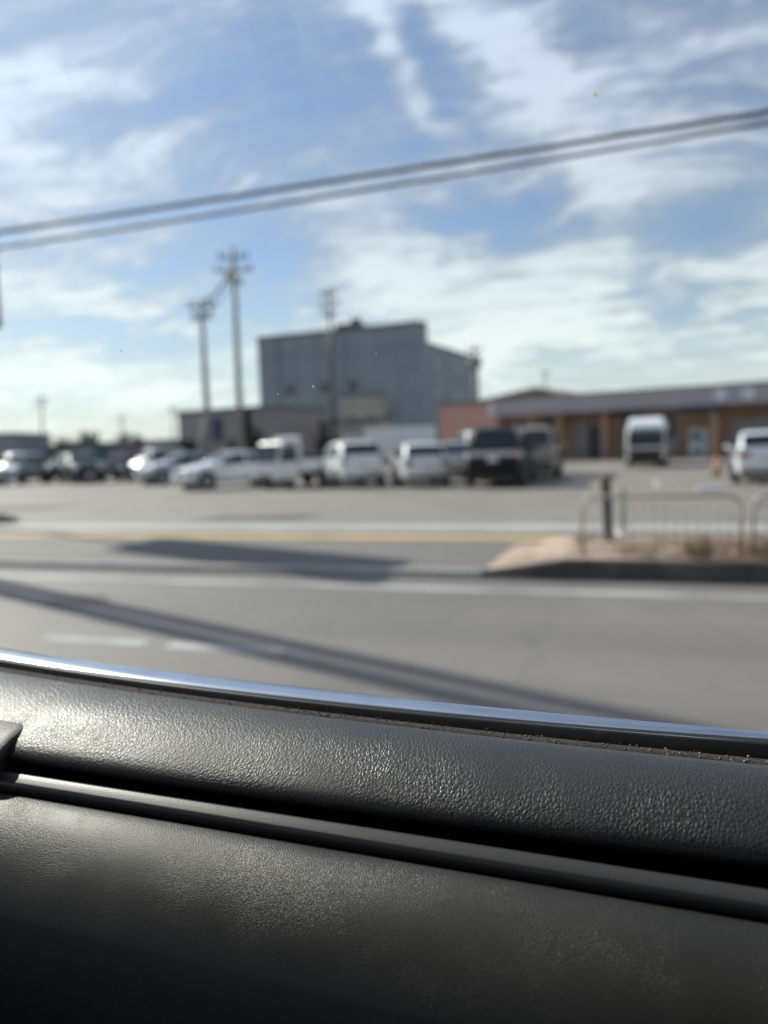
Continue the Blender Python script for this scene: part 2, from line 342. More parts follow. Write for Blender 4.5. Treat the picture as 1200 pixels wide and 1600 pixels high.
# ------------------------------------------------------------------ cars
TYPES = dict(
    sedan=dict(L=4.55, W=1.76, belt=.93, top=[(0, .72), (.04, .98), (.7, 1.08), (1.35, 1.38), (1.9, 1.46), (2.5, 1.44), (3.3, 1.04), (4.1, .86), (4.45, .66), (4.55, .48)], side=(.95, 3.0), ws=(2.62, 3.2), rw=(.78, 1.3)),
    hatch=dict(L=4.0, W=1.70, belt=.96, top=[(0, .75), (.05, 1.02), (.38, 1.40), (.8, 1.51), (1.7, 1.53), (2.25, 1.47), (3.05, 1.06), (3.65, .90), (3.92, .66), (4.0, .46)], side=(.45, 2.72), ws=(2.35, 2.98), rw=(.10, .40)),
    suv=dict(L=4.4, W=1.80, belt=1.08, top=[(0, .85), (.05, 1.12), (.42, 1.54), (.9, 1.65), (1.9, 1.67), (2.5, 1.60), (3.2, 1.18), (4.0, 1.04), (4.3, .80), (4.4, .5)], side=(.5, 2.9), ws=(2.6, 3.12), rw=(.10, .44)),
    minivan=dict(L=4.9, W=1.85, belt=1.12, top=[(0, .95), (.04, 1.15), (.26, 1.80), (.6, 1.91), (2.0, 1.94), (3.2, 1.88), (4.1, 1.24), (4.6, 1.04), (4.85, .75), (4.9, .5)], side=(.4, 3.6), ws=(3.4, 4.0), rw=(.07, .25)),
    wagon=dict(L=3.4, W=1.48, belt=1.02, top=[(0, .85), (.04, 1.05), (.18, 1.62), (.5, 1.74), (1.6, 1.76), (2.2, 1.70), (2.75, 1.14), (3.15, .98), (3.36, .72), (3.4, .46)], side=(.3, 2.4), ws=(2.28, 2.68), rw=(.055, .17)),
    van=dict(L=4.7, W=1.70, belt=1.15, top=[(0, .95), (.03, 1.15), (.12, 1.86), (.4, 1.96), (2.4, 1.98), (3.6, 1.94), (4.3, 1.22), (4.52, 1.02), (4.68, .74), (4.7, .5)], side=(.3, 3.9), ws=(3.72, 4.24), rw=(.045, .12)),
)
def car(kindname, label, loc, rz, pm, cat='car', group='cars parked in the lot', name=None, seed=0):
    T = TYPES[kindname]; L, Wd = T['L'], T['W']; w = Wd/2; xs0 = np.array([p[0] for p in T['top']]); zs0 = np.array([p[1] for p in T['top']])
    xs = np.concatenate([[0, .015, .04, .09, .16], np.arange(.25, L-.2, .11), [L-.16, L-.09, L-.04, L-.015, L]])
    def ztop(x):
        d = np.array([-.06, -.03, 0, .03, .06]); return float(np.mean(np.interp(np.clip(x+d*(1 if .15 < x < L-.15 else .3), 0, L), xs0, zs0)))
    def wid(x):
        e = min(x, L-x); return w*(.80+.20*min(1, (e/.5))**.42) if e < .5 else w
    belt = T['belt']
    def sec(x):
        zt = ztop(x); ww = wid(x); zb = min(belt, zt-.05); k = max(0, zt-zb)
        wr = ww*.95 - .26*k if k > .06 else ww*.93
        return zt, ww, zb, wr
    V = []; nP = 0
    for x in xs:
        zt, ww, zb, wr = sec(x); lo = .22 + .06*max(0, 1-min(x, L-x)/.25)
        hp = [(.86*ww, lo), (.965*ww, lo+.10), (ww, .50), (ww*.992, min(.72, zb-.04)), (ww*.955, zb), ((ww*.955+wr)/2, (zb+zt-.07)/2) if zt-zb > .12 else (ww*.95, zb+.3*(zt-zb)), (wr, zt-min(.07, .5*(zt-zb))), (wr*.86, zt), (wr*.5, zt+.018), (0, zt+.024)]
        ring = [(y, z) for y, z in hp] + [(-y, z) for y, z in hp[-2::-1]]
        nP = len(ring)
        V += [(x-L/2, y, z) for y, z in ring]
    Fc = []
    for i in range(len(xs)-1):
        for j in range(nP):
            Fc.append((i*nP+j, i*nP+(j+1) % nP, (i+1)*nP+(j+1) % nP, (i+1)*nP+j))
    Fc += [tuple(range(nP)), tuple((len(xs)-1)*nP+j for j in range(nP))]
    t = thing(name or {'sedan': 'sedan', 'hatch': 'hatchback', 'suv': 'estate_car', 'minivan': 'minivan', 'wagon': 'boxy_car', 'van': 'passenger_van'}[kindname], label, cat, loc, rz, group)
    body = mesh_obj('body', V, Fc, pm, t, True)
    # side windows: front and rear pane each side
    a, b = T['side']; mid = a+(b-a)*.5
    for s in (-1, 1):
        for (u0, u1) in ((a, mid-.05), (mid+.05, b)):
            v = []; n = 8
            for i in range(n+1):
                x = u0+(u1-u0)*i/n; zt, ww, zb, wr = sec(x)
                p5 = Vector((x-L/2, s*ww*.955, zb)); p6 = Vector((x-L/2, s*wr, zt-.07)); nn = Vector((0, s, .3)).normalized()*.012
                v += [p5.lerp(p6, .07)+nn, p5.lerp(p6, .5)+nn*1.6, p5.lerp(p6, .9)+nn]
            f = [(3*i+q, 3*i+q+1, 3*i+q+4, 3*i+q+3) for i in range(n) for q in (0, 1)]
            mesh_obj('side_window', v, f, 'glass', t, True)
    for nm, (u0, u1) in (('windshield', T['ws']), ('rear_window', T['rw'])):
        v = []; n = 6; m_ = 8
        for i in range(n+1):
            x = u0+(u1-u0)*i/n; zt, ww, zb, wr = sec(x); dz = (ztop(x+.03)-ztop(x-.03))/.06; nn = Vector((-dz, 0, 1)).normalized()*.022
            for j in range(m_+1):
                q = (j/m_*2-1); v.append(Vector((x-L/2, q*wr*.88, zt+.02*(1-q*q)))+nn)
        f = [(i*(m_+1)+j, i*(m_+1)+j+1, (i+1)*(m_+1)+j+1, (i+1)*(m_+1)+j) for i in range(n) for j in range(m_)]
        mesh_obj(nm, v, f, 'glass', t, True)
    # wheels
    rr = .305 if L < 4.3 else .335
    for x in (.74 if L > 3.6 else .5, L-.86 if L > 3.6 else L-.6):
        for s in (-1, 1):
            y = s*(w-.10)
            MB().lathe([(rr+.07, -.012), (rr+.07, .012)], (x-L/2, s*(w-.004), rr), 'y').build('wheel_arch', 'black', t)
            wh = MB().lathe([(rr*.62, -.105), (rr*.93, -.105), (rr, -.07), (rr, .07), (rr*.93, .105), (rr*.62, .105)], (x-L/2, s*(w-.085), rr), 'y').build('wheel', 'tyre', t, False)
            rm = MB().lathe([(rr*.60, -.01), (rr*.60, .012), (rr*.5, .004), (.05, .012)], (x-L/2, s*(w+.016), rr), 'y')
            for k in range(5):
                q = k*math.tau/5; cxx, czz = x-L/2, rr
                rm.tube([(cxx+.04*math.cos(q), s*(w+.030), czz+.04*math.sin(q)), (cxx+rr*.56*math.cos(q), s*(w+.030), czz+rr*.56*math.sin(q))], .022, 6)
            rm.build('rim', 'rim', wh)
    zl = belt-.22
    ex = lambda x, y: x
    for s in (-1, 1):
        hv = (sd + (Vector((0, 0, EYE))-Vector(loc)).normalized()).normalized(); hx = hv.x*math.cos(rz)+hv.y*math.sin(rz); hy = -hv.x*math.sin(rz)+hv.y*math.cos(rz)  # lens axes lean halfway between sun and camera to make a glint
        lens_mb((L/2-.20, s*w*.76, zl), (max(.35, hx), s*max(.2, abs(hy)), hv.z), .24, .14, .10).build('headlight', 'clear_lens', t, True)
        lens_mb((-L/2+.10, s*w*.84, belt-.04), (-max(.35, -hx), s*max(.2, abs(hy)), hv.z), .17, .15, .075).build('glint_lens', 'clear_lens', t, True)  # extra mirror lens added at the rear corner for a sun glint
        if kindname in ('minivan', 'van', 'wagon', 'suv'):
            MB().box((-L/2-.012, s*w*.80-.09, belt-.22), (-L/2+.12, s*w*.80+.05, belt+.13)).build('tail_light', 'red_lens', t, True, bevel=.03)
        else:
            MB().box((-L/2-.014, s*w*.70-.17, belt-.20), (-L/2+.10, s*w*.70+.10, belt-.03)).build('tail_light', 'red_lens', t, True, bevel=.03)
        xm = T['ws'][1]-L/2-.12
        MB().lathe([(.02, -.1), (.075, -.07), (.085, .0), (.075, .07), (.02, .1)], (xm, s*(w+.09), belt+.07), 'y', 12).build('side_mirror', pm, t, True)
        MB().box((-.6, s*(w-.004), belt-.18), (-.42, s*(w+.022), belt-.15)).build('door_handle', 'chrome', t)
    MB().box((L/2-.035, -.30*Wd, .30), (L/2+.014, .30*Wd, .46)).box((L/2-.10, -.22*Wd, zl-.09), (L/2+.004, .22*Wd, zl+.04)).build('grille', 'black', t, bevel=.01)
    MB().box((-L/2-.015, -.40*Wd, .27), (-L/2+.05, .40*Wd, .42)).build('rear_bumper_trim', 'black', t, bevel=.01)
    MB().box((-L/2-.024, -.165, belt-.28), (-L/2+.03, .165, belt-.12)).build('rear_plate', 'plate', t)
    MB().box((L/2+.0, -.165, .40), (L/2+.026, .165, .56)).build('front_plate', 'plate', t)
    if kindname == 'minivan':
        MB().box((-L/2-.03, -.66, belt-.10), (-L/2+.03, .66, belt+.06)).build('tailgate_garnish', mat('silver garnish', (.5, .53, .62), .25, .6, var=.05, vs=4), t, bevel=.02)
    return t
P = dict(white=paint('white car paint', (.74, .76, .78)), pearl=paint('pearl car paint', (.55, .56, .56)), silver=paint('silver car paint', (.36, .39, .43), .4),
         pale=paint('pale silver car paint', (.44, .47, .48), .3), navy=mat('dark blue car paint', (.012, .028, .045), .35, 0, coat=.5, spec=.2, var=.03, vs=2), black=mat('black car paint', (.002, .003, .012), .35, 0, coat=.2, spec=.08, var=.03, vs=2),
         bronze=paint('bronze car paint', (.27, .235, .20), .1), bluegrey=paint('blue grey car paint', (.30, .33, .42), .3))
FR, RE = -math.pi/2, math.pi/2      # heading towards the road / away from it
def gp(x, y): p = gnd(x, y); return (p.x, p.y, 0)
def shift(p, dx, dy): return (p[0]+dx, p[1]+dy, 0)
car('wagon', 'small pale car second from the left edge in the parked row', (-33.6, 34.6, 0), FR+.25, P['pale'])
car('suv', 'dark blue-green car between the pale car at the far left and the white wagon', (-29.6, 34.8, 0), FR+.9, P['navy'])
car('wagon', 'white wagon parked behind the low silver sedan, right of the dark blue-green car', (-25.6, 36.2, 0), FR-.35, P['pearl'])
car('sedan', 'low silver sedan facing the road, left of the leaning concrete pole', (-21.3, 32.2, 0), FR-.6, P['silver'])
car('sedan', 'white sedan nearest the road, nose towards the road, in front of the leaning pole', (-15.9, 27.4, 0), FR-.62, P['white'])
def pickup(loc, rz):
    t = thing('pickup_truck', 'white small pickup truck with rack posts behind its cab, right beside the white sedan', 'pickup truck', loc, rz, 'cars parked in the lot')
    L = 3.4; w = .74
    prof = [(.62, .34), (1.62, .34), (1.70, .5), (1.70, .95), (1.38, 1.70), (1.2, 1.78), (.62, 1.78)]; n = len(prof)
    v = [(x, s*(w if z < 1.0 else w-.12*(z-1.0)), z) for s in (-1, 1) for x, z in prof]
    f = [tuple(range(n)), tuple(n+i for i in range(n))]+[(i, (i+1) % n, n+(i+1) % n, n+i) for i in range(n)]
    b = mesh_obj('cab', v, f, P['white'], t).modifiers.new('bevel', 'BEVEL'); b.width = .05; b.segments = 3
    v = [Vector((1.70-.30*u+.02, y*(w-.08-.06*u), 1.02+.70*u*.93)) for u in (0, 1) for y in (-1, 1)]; mesh_obj('windshield', v, [(0, 1, 3, 2)], 'glass', t)
    for s in (-1, 1):
        v = [(x, s*(w-.12*(z-1.0)+.012), z) for x, z in ((.72, 1.04), (1.55, 1.04), (1.30, 1.62), (.72, 1.62))]; mesh_obj('side_window', v, [(0, 1, 2, 3)], 'glass', t)
        MB().box((-1.70, s*w-.025, .66), (.56, s*w+.025, 1.06)).build('bed_side', P['white'], t, bevel=.01)
        MB().box((.50, s*(w-.05)-.05, .64), (.60, s*(w-.05)+.05, 1.92)).build('rack_post', P['white'], t, bevel=.01)
        lens_mb((1.62, s*.56, .74), (.75, s*.5, .55), .14, .11, .08).build('headlight', 'clear_lens', t, True)
        MB().box((-1.73, s*.6-.08, .42), (-1.69, s*.6+.08, .56)).build('tail_light', 'red_lens', t)
        for x in (-1.0, 1.05):
            wh = MB().lathe([(.17, -.08), (.25, -.08), (.27, -.05), (.27, .05), (.25, .08), (.17, .08)], (x, s*(w-.09), .27), 'y').build('wheel', 'tyre', t)
            MB().lathe([(.16, -.01), (.15, .02), (.05, .03)], (x, s*(w-.02), .27), 'y').build('rim', 'rim', wh)
    MB().box((-1.70, -w+.03, .58), (.56, w-.03, .66)).box((.50, -w+.1, 1.84), (.60, w-.1, 1.92)).box((-1.725, -w, .66), (-1.675, w, 1.06)).build('bed', P['white'], t, bevel=.008)
    MB().box((-1.6, -.3, .38), (1.5, .3, .57)).build('chassis', 'dark_metal', t)
    MB().box((1.66, -.4, .40), (1.73, .4, .55)).build('grille', 'black', t, bevel=.01)
    MB().box((1.715, -.165, .56), (1.735, .165, .70)).build('front_plate', 'plate', t)
    c = tag(MB().box((-1.5, -.55, 0), (.35, .55, .62)).build('covered_load', mat('dark tarpaulin', (.03, .045, .065), .6, var=.2, vs=3), bevel=.12), 'dark tarpaulin-covered load on the bed of the white pickup truck', 'load')
    c.location = (loc[0], loc[1], .665); c.rotation_euler = (0, 0, rz)
pickup((-12.65, 26.9, 0), FR-.42)
car('suv', 'white estate with dark rear window, right of the bluish silver boxy wagon', (-10.75, 27.3, 0), RE+.62, P['white'])
car('hatch', 'white hatchback seen from behind, immediately left of the black minivan', (-7.85, 26.8, 0), RE+.42, P['white'])
car('minivan', 'black minivan with chrome strip and red tail lights seen from behind', (-4.75, 26.6, 0), RE+.05, P['black'])
car('van', 'bronze-grey van parked on the right side of the black minivan', (-4.15, 31.6, 0), RE+.06, P['bronze'])
car('hatch', 'white hatchback at the right edge behind the second fence panel', (3.35, 26.2, 0), RE-.06, P['white'])
car('hatch', 'pale hatchback mostly hidden between the white hatchback and the black minivan', (-7.6, 32.5, 0), RE+.1, P['pale'])
car('van', 'white van behind the gap left of the black minivan, before the salmon wall', (-8.0, 37.0, 0), RE+.35, P['white'])

car('estate' if 0 else 'suv', 'dark car filling the gap right of the pale car at the far left end', (-31.9, 36.6, 0), FR+.5, P['navy'])
car('hatch', 'dark hatchback between the dark blue-green car and the white wagon', (-27.6, 35.8, 0), FR+.3, P['black'])
car('wagon', 'pale boxy car cut by the left edge of the photo', (-35.6, 33.6, 0), FR+.2, P['silver'])
def box_truck(loc, rz):
    t = thing('box_truck', 'white box truck standing behind the white estate and hatchback', 'truck', loc, rz)
    MB().box((-2.4, -.95, .75), (1.15, .95, 2.35)).build('cargo_box', 'white', t, bevel=.03)
    MB().box((1.25, -.85, .45), (2.5, .85, 1.25)).box((1.3, -.82, 1.25), (2.3, .82, 2.0)).build('cab', P['pearl'], t, bevel=.08)
    MB().box((2.30, -.74, 1.32), (2.33, .74, 1.85)).build('windshield', 'glass', t)
    for s in (-1, 1): MB().box((1.5, s*.815, 1.32), (2.15, s*.835, 1.82)).build('side_window', 'glass', t)
    MB().box((-2.4, -.4, .45), (1.3, .4, .74)).build('chassis', 'dark_metal', t)
    MB().box((-2.42, -.9, .95), (-2.405, .9, 1.0)).box((-2.42, -.02, .8), (-2.405, .02, 2.3)).build('rear_door_seam', 'galv', t)
    for x in (-1.5, 1.9):
        for s in (-1, 1):
            MB().lathe([(.2, -.1), (.32, -.1), (.36, -.06), (.36, .06), (.32, .1), (.2, .1)], (x, s*.78, .36), 'y').build('wheel', 'tyre', t)
box_truck((-12.6, 37.5, 0), R(200))

def cab_truck(loc, rz):
    t = thing('delivery_truck', 'white delivery truck with roof wind deflector facing the road before the shop', 'truck', loc, rz)
    t.scale = (.84, .80, .86)
    prof = [(0, .34), (2.15, .34), (2.2, .5), (2.2, 1.15), (2.05, 1.95), (1.7, 2.15), (0, 2.15)]
    v = [(x, s*1.12*(1 if x < 1.9 else .96), z) for s in (-1, 1) for x, z in prof]; n = len(prof)
    f = [tuple(range(n)), tuple(n+i for i in range(n))]+[(i, (i+1) % n, n+(i+1) % n, n+i) for i in range(n)]
    mesh_obj('cab', v, f, P['white'], t).modifiers.new('bevel', 'BEVEL').width = .09
    prof = [(.3, 2.15), (1.95, 2.15), (1.75, 2.4), (1.1, 2.72), (.3, 2.78)]
    v = [(x, s*(1.02-.12*(z-2.15)), z) for s in (-1, 1) for x, z in prof]; n = len(prof)
    f = [tuple(range(n)), tuple(n+i for i in range(n))]+[(i, (i+1) % n, n+(i+1) % n, n+i) for i in range(n)]
    mesh_obj('wind_deflector', v, f, P['white'], t).modifiers.new('bevel', 'BEVEL').width = .06
    MB().box((2.02, -1.0, 1.86), (2.26, 1.0, 2.0)).build('sun_visor', 'black', t, bevel=.02)
    v = [Vector((2.2-.14*u+.012, y, 1.17+.66*u)) for u in (0, 1) for y in (-.98, .98)]
    mesh_obj('windshield', v, [(0, 1, 3, 2)], 'glass', t)
    MB().box((2.19, -.92, .40), (2.24, .92, 1.02)).build('grille', 'black', t, bevel=.02)
    MB().box((2.12, -1.1, .22), (2.28, 1.1, .395)).build('bumper', 'black', t, bevel=.04)
    for s in (-1, 1):
        lens_mb((2.12, s*1.0, 1.1), (.7, s*.6, .5), .16, .14, .09).build('corner_lamp', 'clear_lens', t, True)
        MB().box((2.16, s*.93-.12, .66), (2.245, s*.93+.12, .9)).build('headlight', 'clear_lens', t, bevel=.04)
        MB().box((1.2, s*1.125, 1.3), (1.95, s*1.145, 1.85)).build('side_window', 'glass', t)
        MB().box((2.1, s*1.3-.07, 1.45), (2.2, s*1.3+.07, 1.9)).tube([(2.1, s*1.05, 1.9), (2.15, s*1.3, 1.9)], .02).build('side_mirror', 'black', t, bevel=.02)
    MB().box((-3.9, -1.1, .95), (-.1, 1.1, 2.5)).build('cargo_box', P['white'], t, bevel=.03)
    MB().box((-3.9, -.4, .5), (2.0, .4, .94)).build('chassis', 'dark_metal', t)
    for x in (-2.7, 1.3):
        for s in (-1, 1):
            MB().lathe([(.22, -.12), (.37, -.12), (.42, -.07), (.42, .07), (.37, .12), (.22, .12)], (x, s*.98, .42), 'y').build('wheel', 'tyre', t)
bpy.data.objects['delivery_truck'] if 0 else cab_truck(tuple(gnd(1012, 729)), R(-90-3))

# ------------------------------------------------------------------ buildings (bx: box in a frame turned by rz)
def flat_building(name, label, p0, p1, depth, h, m, cat='building', roof='roof_grey', par=.35, group=None):
    """front wall from p0 to p1 (ground points, left to right seen from the road)"""
    p0 = Vector((p0[0], p0[1], 0)); p1 = Vector((p1[0], p1[1], 0)); L = (p1-p0).length; rz = math.atan2(p1.y-p0.y, p1.x-p0.x)
    t = thing(name, label, cat, p0, rz, group)
    MB().box((0, 0, 0), (L, depth, h)).build('wall', m, t)
    e = .06
    MB().box((-e, -e, h+.003), (L+e, depth+e, h+par)).build('roof', roof, t)
    return t, L
def at_depth(px, D): d = dep(px, 700, D); return (d.x, d.y)
W_GREY = mat('blue grey cladding', (.265, .295, .345), .6, var=.08, vs=.35)
W_GREY2 = mat('grey wall', (.30, .30, .31), .7, var=.1, vs=.4)
W_BEIGE = mat('beige wall', (.38, .37, .33), .8, var=.1, vs=.3)
W_TAUPE = mat('taupe wall', (.30, .28, .28), .8, var=.1, vs=.3)
W_PINK = mat('salmon wall', (.56, .33, .27), .75, var=.08, vs=.4)
W_BROWN = mat('brown shopfront', (.40, .25, .165), .7, var=.2, vs=.6)
W_FASCIA = mat('grey fascia metal', (.44, .40, .42), .5, .0, var=.08, vs=.3)
W_OCHRE = mat('ochre pier', (.36, .25, .13), .7, var=.1, vs=1)
W_TAN = mat('tan roof', (.24, .20, .17), .8, var=.1, vs=1)
# big grey block
D = 95
A_ = at_depth(410, D+6); B_ = at_depth(661, D-3)
bt, bl = flat_building('office_building', 'large windowless-looking blue-grey block rising behind the parked cars', A_, B_, 2.6, 15.5, W_GREY, par=.5)
MB().box((1, 2.603, 0), (bl-.003, 24, 13.4)).build('rear_wing', W_GREY, bt)
MB().box((.95, 2.61, 13.403), (bl+.05, 24.05, 13.75)).build('wing_roof', 'roof_grey', bt)
MB().box((bl*.50, .4, 16.003), (bl*.64, 2.3, 16.6)).box((bl*.59, .8, 16.6), (bl*.63, 1.6, 17.2)).build('roof_plant', 'dark_metal', bt)
def window(parent, x0, x1, z0, z1, y=0.0, m='window'):
    f = MB().box((x0-.08, y-.06, z0-.08), (x1+.08, y-.004, z1+.08)).build('window', 'galv', parent)
    MB().box((x0, y-.085, z0), (x1, y-.062, z1)).build('pane', m, f); return f
for x in (1.2, 3.9, 6.6, 9.3): window(bt, x, x+1.6, 14.2, 15.1, m='pale_window')
for x in (1.8, 5.2, 13.4, 17.0): window(bt, x, x+1.2, 4.2, 5.3)
for x in (4.0, 9.0, 13.0): window(bt, x, x+1.2, 8.4, 9.4)
for z in (7.0, 10.6):
    for y in (4.2, 12.5): f = MB().box((bl+.002, y-.1, z-.1), (bl+.07, y+1.9, z+1.4)).build('window', 'galv', bt); MB().box((bl+.072, y, z), (bl+.1, y+1.8, z+1.3)).build('pane', 'pale_window', f)
pj = MB()
for k in range(1, 8): pj.box((bl*k/8-.05, -.03, 0), (bl*k/8+.05, -.002, 15.4))
for z in (3.4, 6.8, 10.2, 13.2): pj.box((0, -.028, z), (bl, -.0021, z+.12))
kind(pj.build('panel_joints', mat('cladding joint', (.20, .225, .265), .7, var=.1, vs=1), bt), 'thing')
for x in (3.2, 12.6): MB().tube([(x, -.14, 0), (x, -.14, 15.3)], .09, 8).build('downpipe', 'galv', bt, True)
MB().box((15.2, -.5, 5.2), (16.6, -.01, 6.1)).box((17.2, -.5, 5.2), (18.6, -.01, 6.1)).build('vent', 'galv', bt, bevel=.03)
# pale annex, beige low hall
t, L = flat_building('annex_building', 'small pale grey block with two windows in front of the big grey block', at_depth(533, 74), at_depth(602, 74), 8, 6.2, W_BEIGE)
window(t, .9, 1.6, 3.0, 4.2); window(t, 2.6, 3.3, 3.0, 4.2)
t, L = flat_building('low_hall', 'long low beige hall with brown base at the foot of the big grey block', at_depth(404, 66), at_depth(597, 64), 6, 3.4, W_BEIGE)
MB().box((0, -.12, 0), (L, -.004, 2.3)).build('base_cladding', W_BROWN, t)
for x in (2.0, 5.5): window(t, x, x+1.5, .9, 2.0, -.12)
# taupe building left with the purple sign
t, L = flat_building('shop_building', 'flat taupe building behind the two leaning poles', at_depth(281, 62), at_depth(409, 58), 9, 4.4, W_TAUPE)
SIGNP = mat('purple sign board', (.05, .03, .12), .5, var=.05, vs=2)
MB().box((3.4, -.18, 2.3), (4.5, -.004, 4.0)).build('sign_board', SIGNP, t)
window(t, .6, 2.2, .9, 2.2); window(t, 4.9, 6.0, .8, 2.3)
t, L = flat_building('sign_building', 'dark low shop with a purple band left of the taupe building', at_depth(168, 62), at_depth(277, 60), 8, 2.15, mat('dark slate wall', (.05, .055, .075), .6, var=.1, vs=1))
MB().box((.2, -.15, 1.35), (L-.2, -.004, 2.0)).build('sign_band', mat('mauve sign', (.17, .10, .19), .5, var=.3, vs=1.5), t)
t, L = flat_building('grey_shed', 'blue-grey shed at the far left edge behind the pale car', at_depth(-60, 75), at_depth(24, 75), 8, 3.6, W_GREY)
window(t, 1, 2.5, 1.2, 2.2)
t, L = flat_building('warehouse', 'low grey-green warehouse behind the dark blue-green car', at_depth(26, 85), at_depth(160, 85), 8, 2.4, mat('grey green wall', (.12, .15, .14), .7, var=.1, vs=1))
window(t, 1, 2.5, 1.0, 2.0); window(t, 5, 6.5, 1.0, 2.0)
t, L = flat_building('teal_shed', 'small teal shed beside the dark shop with the purple band', at_depth(120, 70), at_depth(160, 70), 4, 2.3, mat('teal wall', (.06, .12, .13), .7, var=.1, vs=1))
window(t, .6, 1.5, 1.1, 1.9)

# convenience-store-like long shop
p0 = Vector((*at_depth(785, 54), 0)); p1 = Vector((*at_depth(1200, 45), 0)); dirn = (p1-p0).normalized()
rz = math.atan2(dirn.y, dirn.x); Ls = 34.0
t = thing('shop', 'long brown shop with deep grey fascia across the back of the lot', 'shop', p0, rz)
MB().box((0, 2.2, 0), (Ls, 14, 3.75)).build('wall', W_BROWN, t)
MB().box((-.3, -.5, 3.2), (Ls, 1.8, 4.27)).build('fascia', W_FASCIA, t, bevel=.02)
MB().box((-.36, -.56, 4.273), (Ls, 14.2, 4.4)).build('roof', mat('fascia cap', (.10, .08, .09), .6, var=.1, vs=1), t)
MB().box((-.34, -.54, 3.6), (Ls, -.503, 3.76)).box((-.34, -.54, 3.2), (Ls, -.503, 3.29)).build('fascia_stripe', mat('lilac stripe', (.33, .32, .38), .4, var=.05, vs=1), t)
MB().box((-.62, -.7, 3.3), (-.304, .2, 4.2)).build('fascia_end', 'white', t)
for x, m in ((1.9, W_OCHRE), (3.8, W_OCHRE), (6.9, mat('pink pier', (.36, .22, .17), .7, var=.1, vs=1)), (13.6, W_BROWN), (17.4, W_BROWN)):
    MB().box((x, .2, 0 if x > 4 else 0), (x+.42, .62, 3.198)).build('pier', m, t)
MB().box((6.2, 2.12, 2.9), (9.2, 2.19, 3.4)).build('lintel', 'black', t)
for x0, x1, z0, z1, m in ((.4, 1.7, .5, 2.8, 'window'), (2.6, 3.6, .3, 2.8, 'window'), (4.6, 5.3, .2, 2.6, 'pale_window'), (7.9, 11.2, 1.4, 2.8, 'window'), (7.9, 11.2, .5, 1.2, 'pale_window'), (14.6, 16.6, .9, 2.2, 'pale_window'), (18, 20, .7, 2.5, 'window'), (21, 24, .7, 2.5, 'window')):
    window(t, x0, x1, z0, z1, 2.2, m)
MB().box((5.6, 1.9, 0), (6.6, 2.18, 2.25)).build('door', mat('navy door', (.012, .016, .04), .4, var=.1, vs=1), t)
MB().box((12.0, -.62, 2.85), (14.2, -.2, 3.198)).build('awning_sign', mat('dark blue sign', (.02, .025, .06), .5, var=.1, vs=2), t)
for x in (14.3, 15.8): MB().lathe([(.38, -.03), (.38, .03)], (x, -.58, 3.75), 'y', 28).build('sign_disc', mat('sign disc white', (.66, .68, .76), .4, var=.1, vs=2), t)
MB().box((17.9, 1.9, 2.3), (19.6, 2.1, 3.1)).build('poster', mat('yellow poster', (.42, .30, .10), .6, var=.3, vs=3), t)
t2 = thing('machine_row', 'white vending machine under the shop roof right of the delivery truck', 'vending machine', p0+dirn*13.0+Vector((0, 1.0, 0)), rz)
MB().box((-.55, 0, 0), (.55, .75, 1.83)).build('cabinet', 'white', t2, bevel=.03)
MB().box((-.46, -.02, .95), (.30, -.003, 1.7)).build('display', 'pale_window', t2); MB().box((-.4, -.02, .25), (.3, -.003, .5)).build('slot', 'black', t2)
# salmon wing
q0 = Vector((*at_depth(687, 58), 0)); q1 = p0+Vector((-.4, 1.6, 0))
t, L = flat_building('salmon_wing', 'salmon pink windowless wall left of the grey fascia', q0, q1-Vector((.25, 0, 0)), 6, 4.25, W_PINK, roof='roof_grey', par=.2)
MB().box((.3, -.03, 0), (L-.3, -.004, .5)).build('plinth', W_BROWN, t)
# gabled roof behind the shop
t = thing('gabled_house', 'brown low gabled roof showing above the shop fascia', 'house', (*at_depth(748, 68), 0), rz)
g0 = 0; g1 = 7.6
MB().box((0, 0, 0), (g1, 8, 5.0)).build('wall', W_TAUPE, t)
mesh_obj('roof', [(-.3, -.3, 5.003), (g1+.3, -.3, 5.003), (g1+.3, 8.3, 5.003), (-.3, 8.3, 5.003), (g1*.72, -.3, 5.9), (g1*.72, 8.3, 5.9)], [(0, 1, 2, 3), (0, 4, 5, 3), (4, 1, 2, 5), (0, 1, 4), (3, 5, 2)], W_TAN, t)

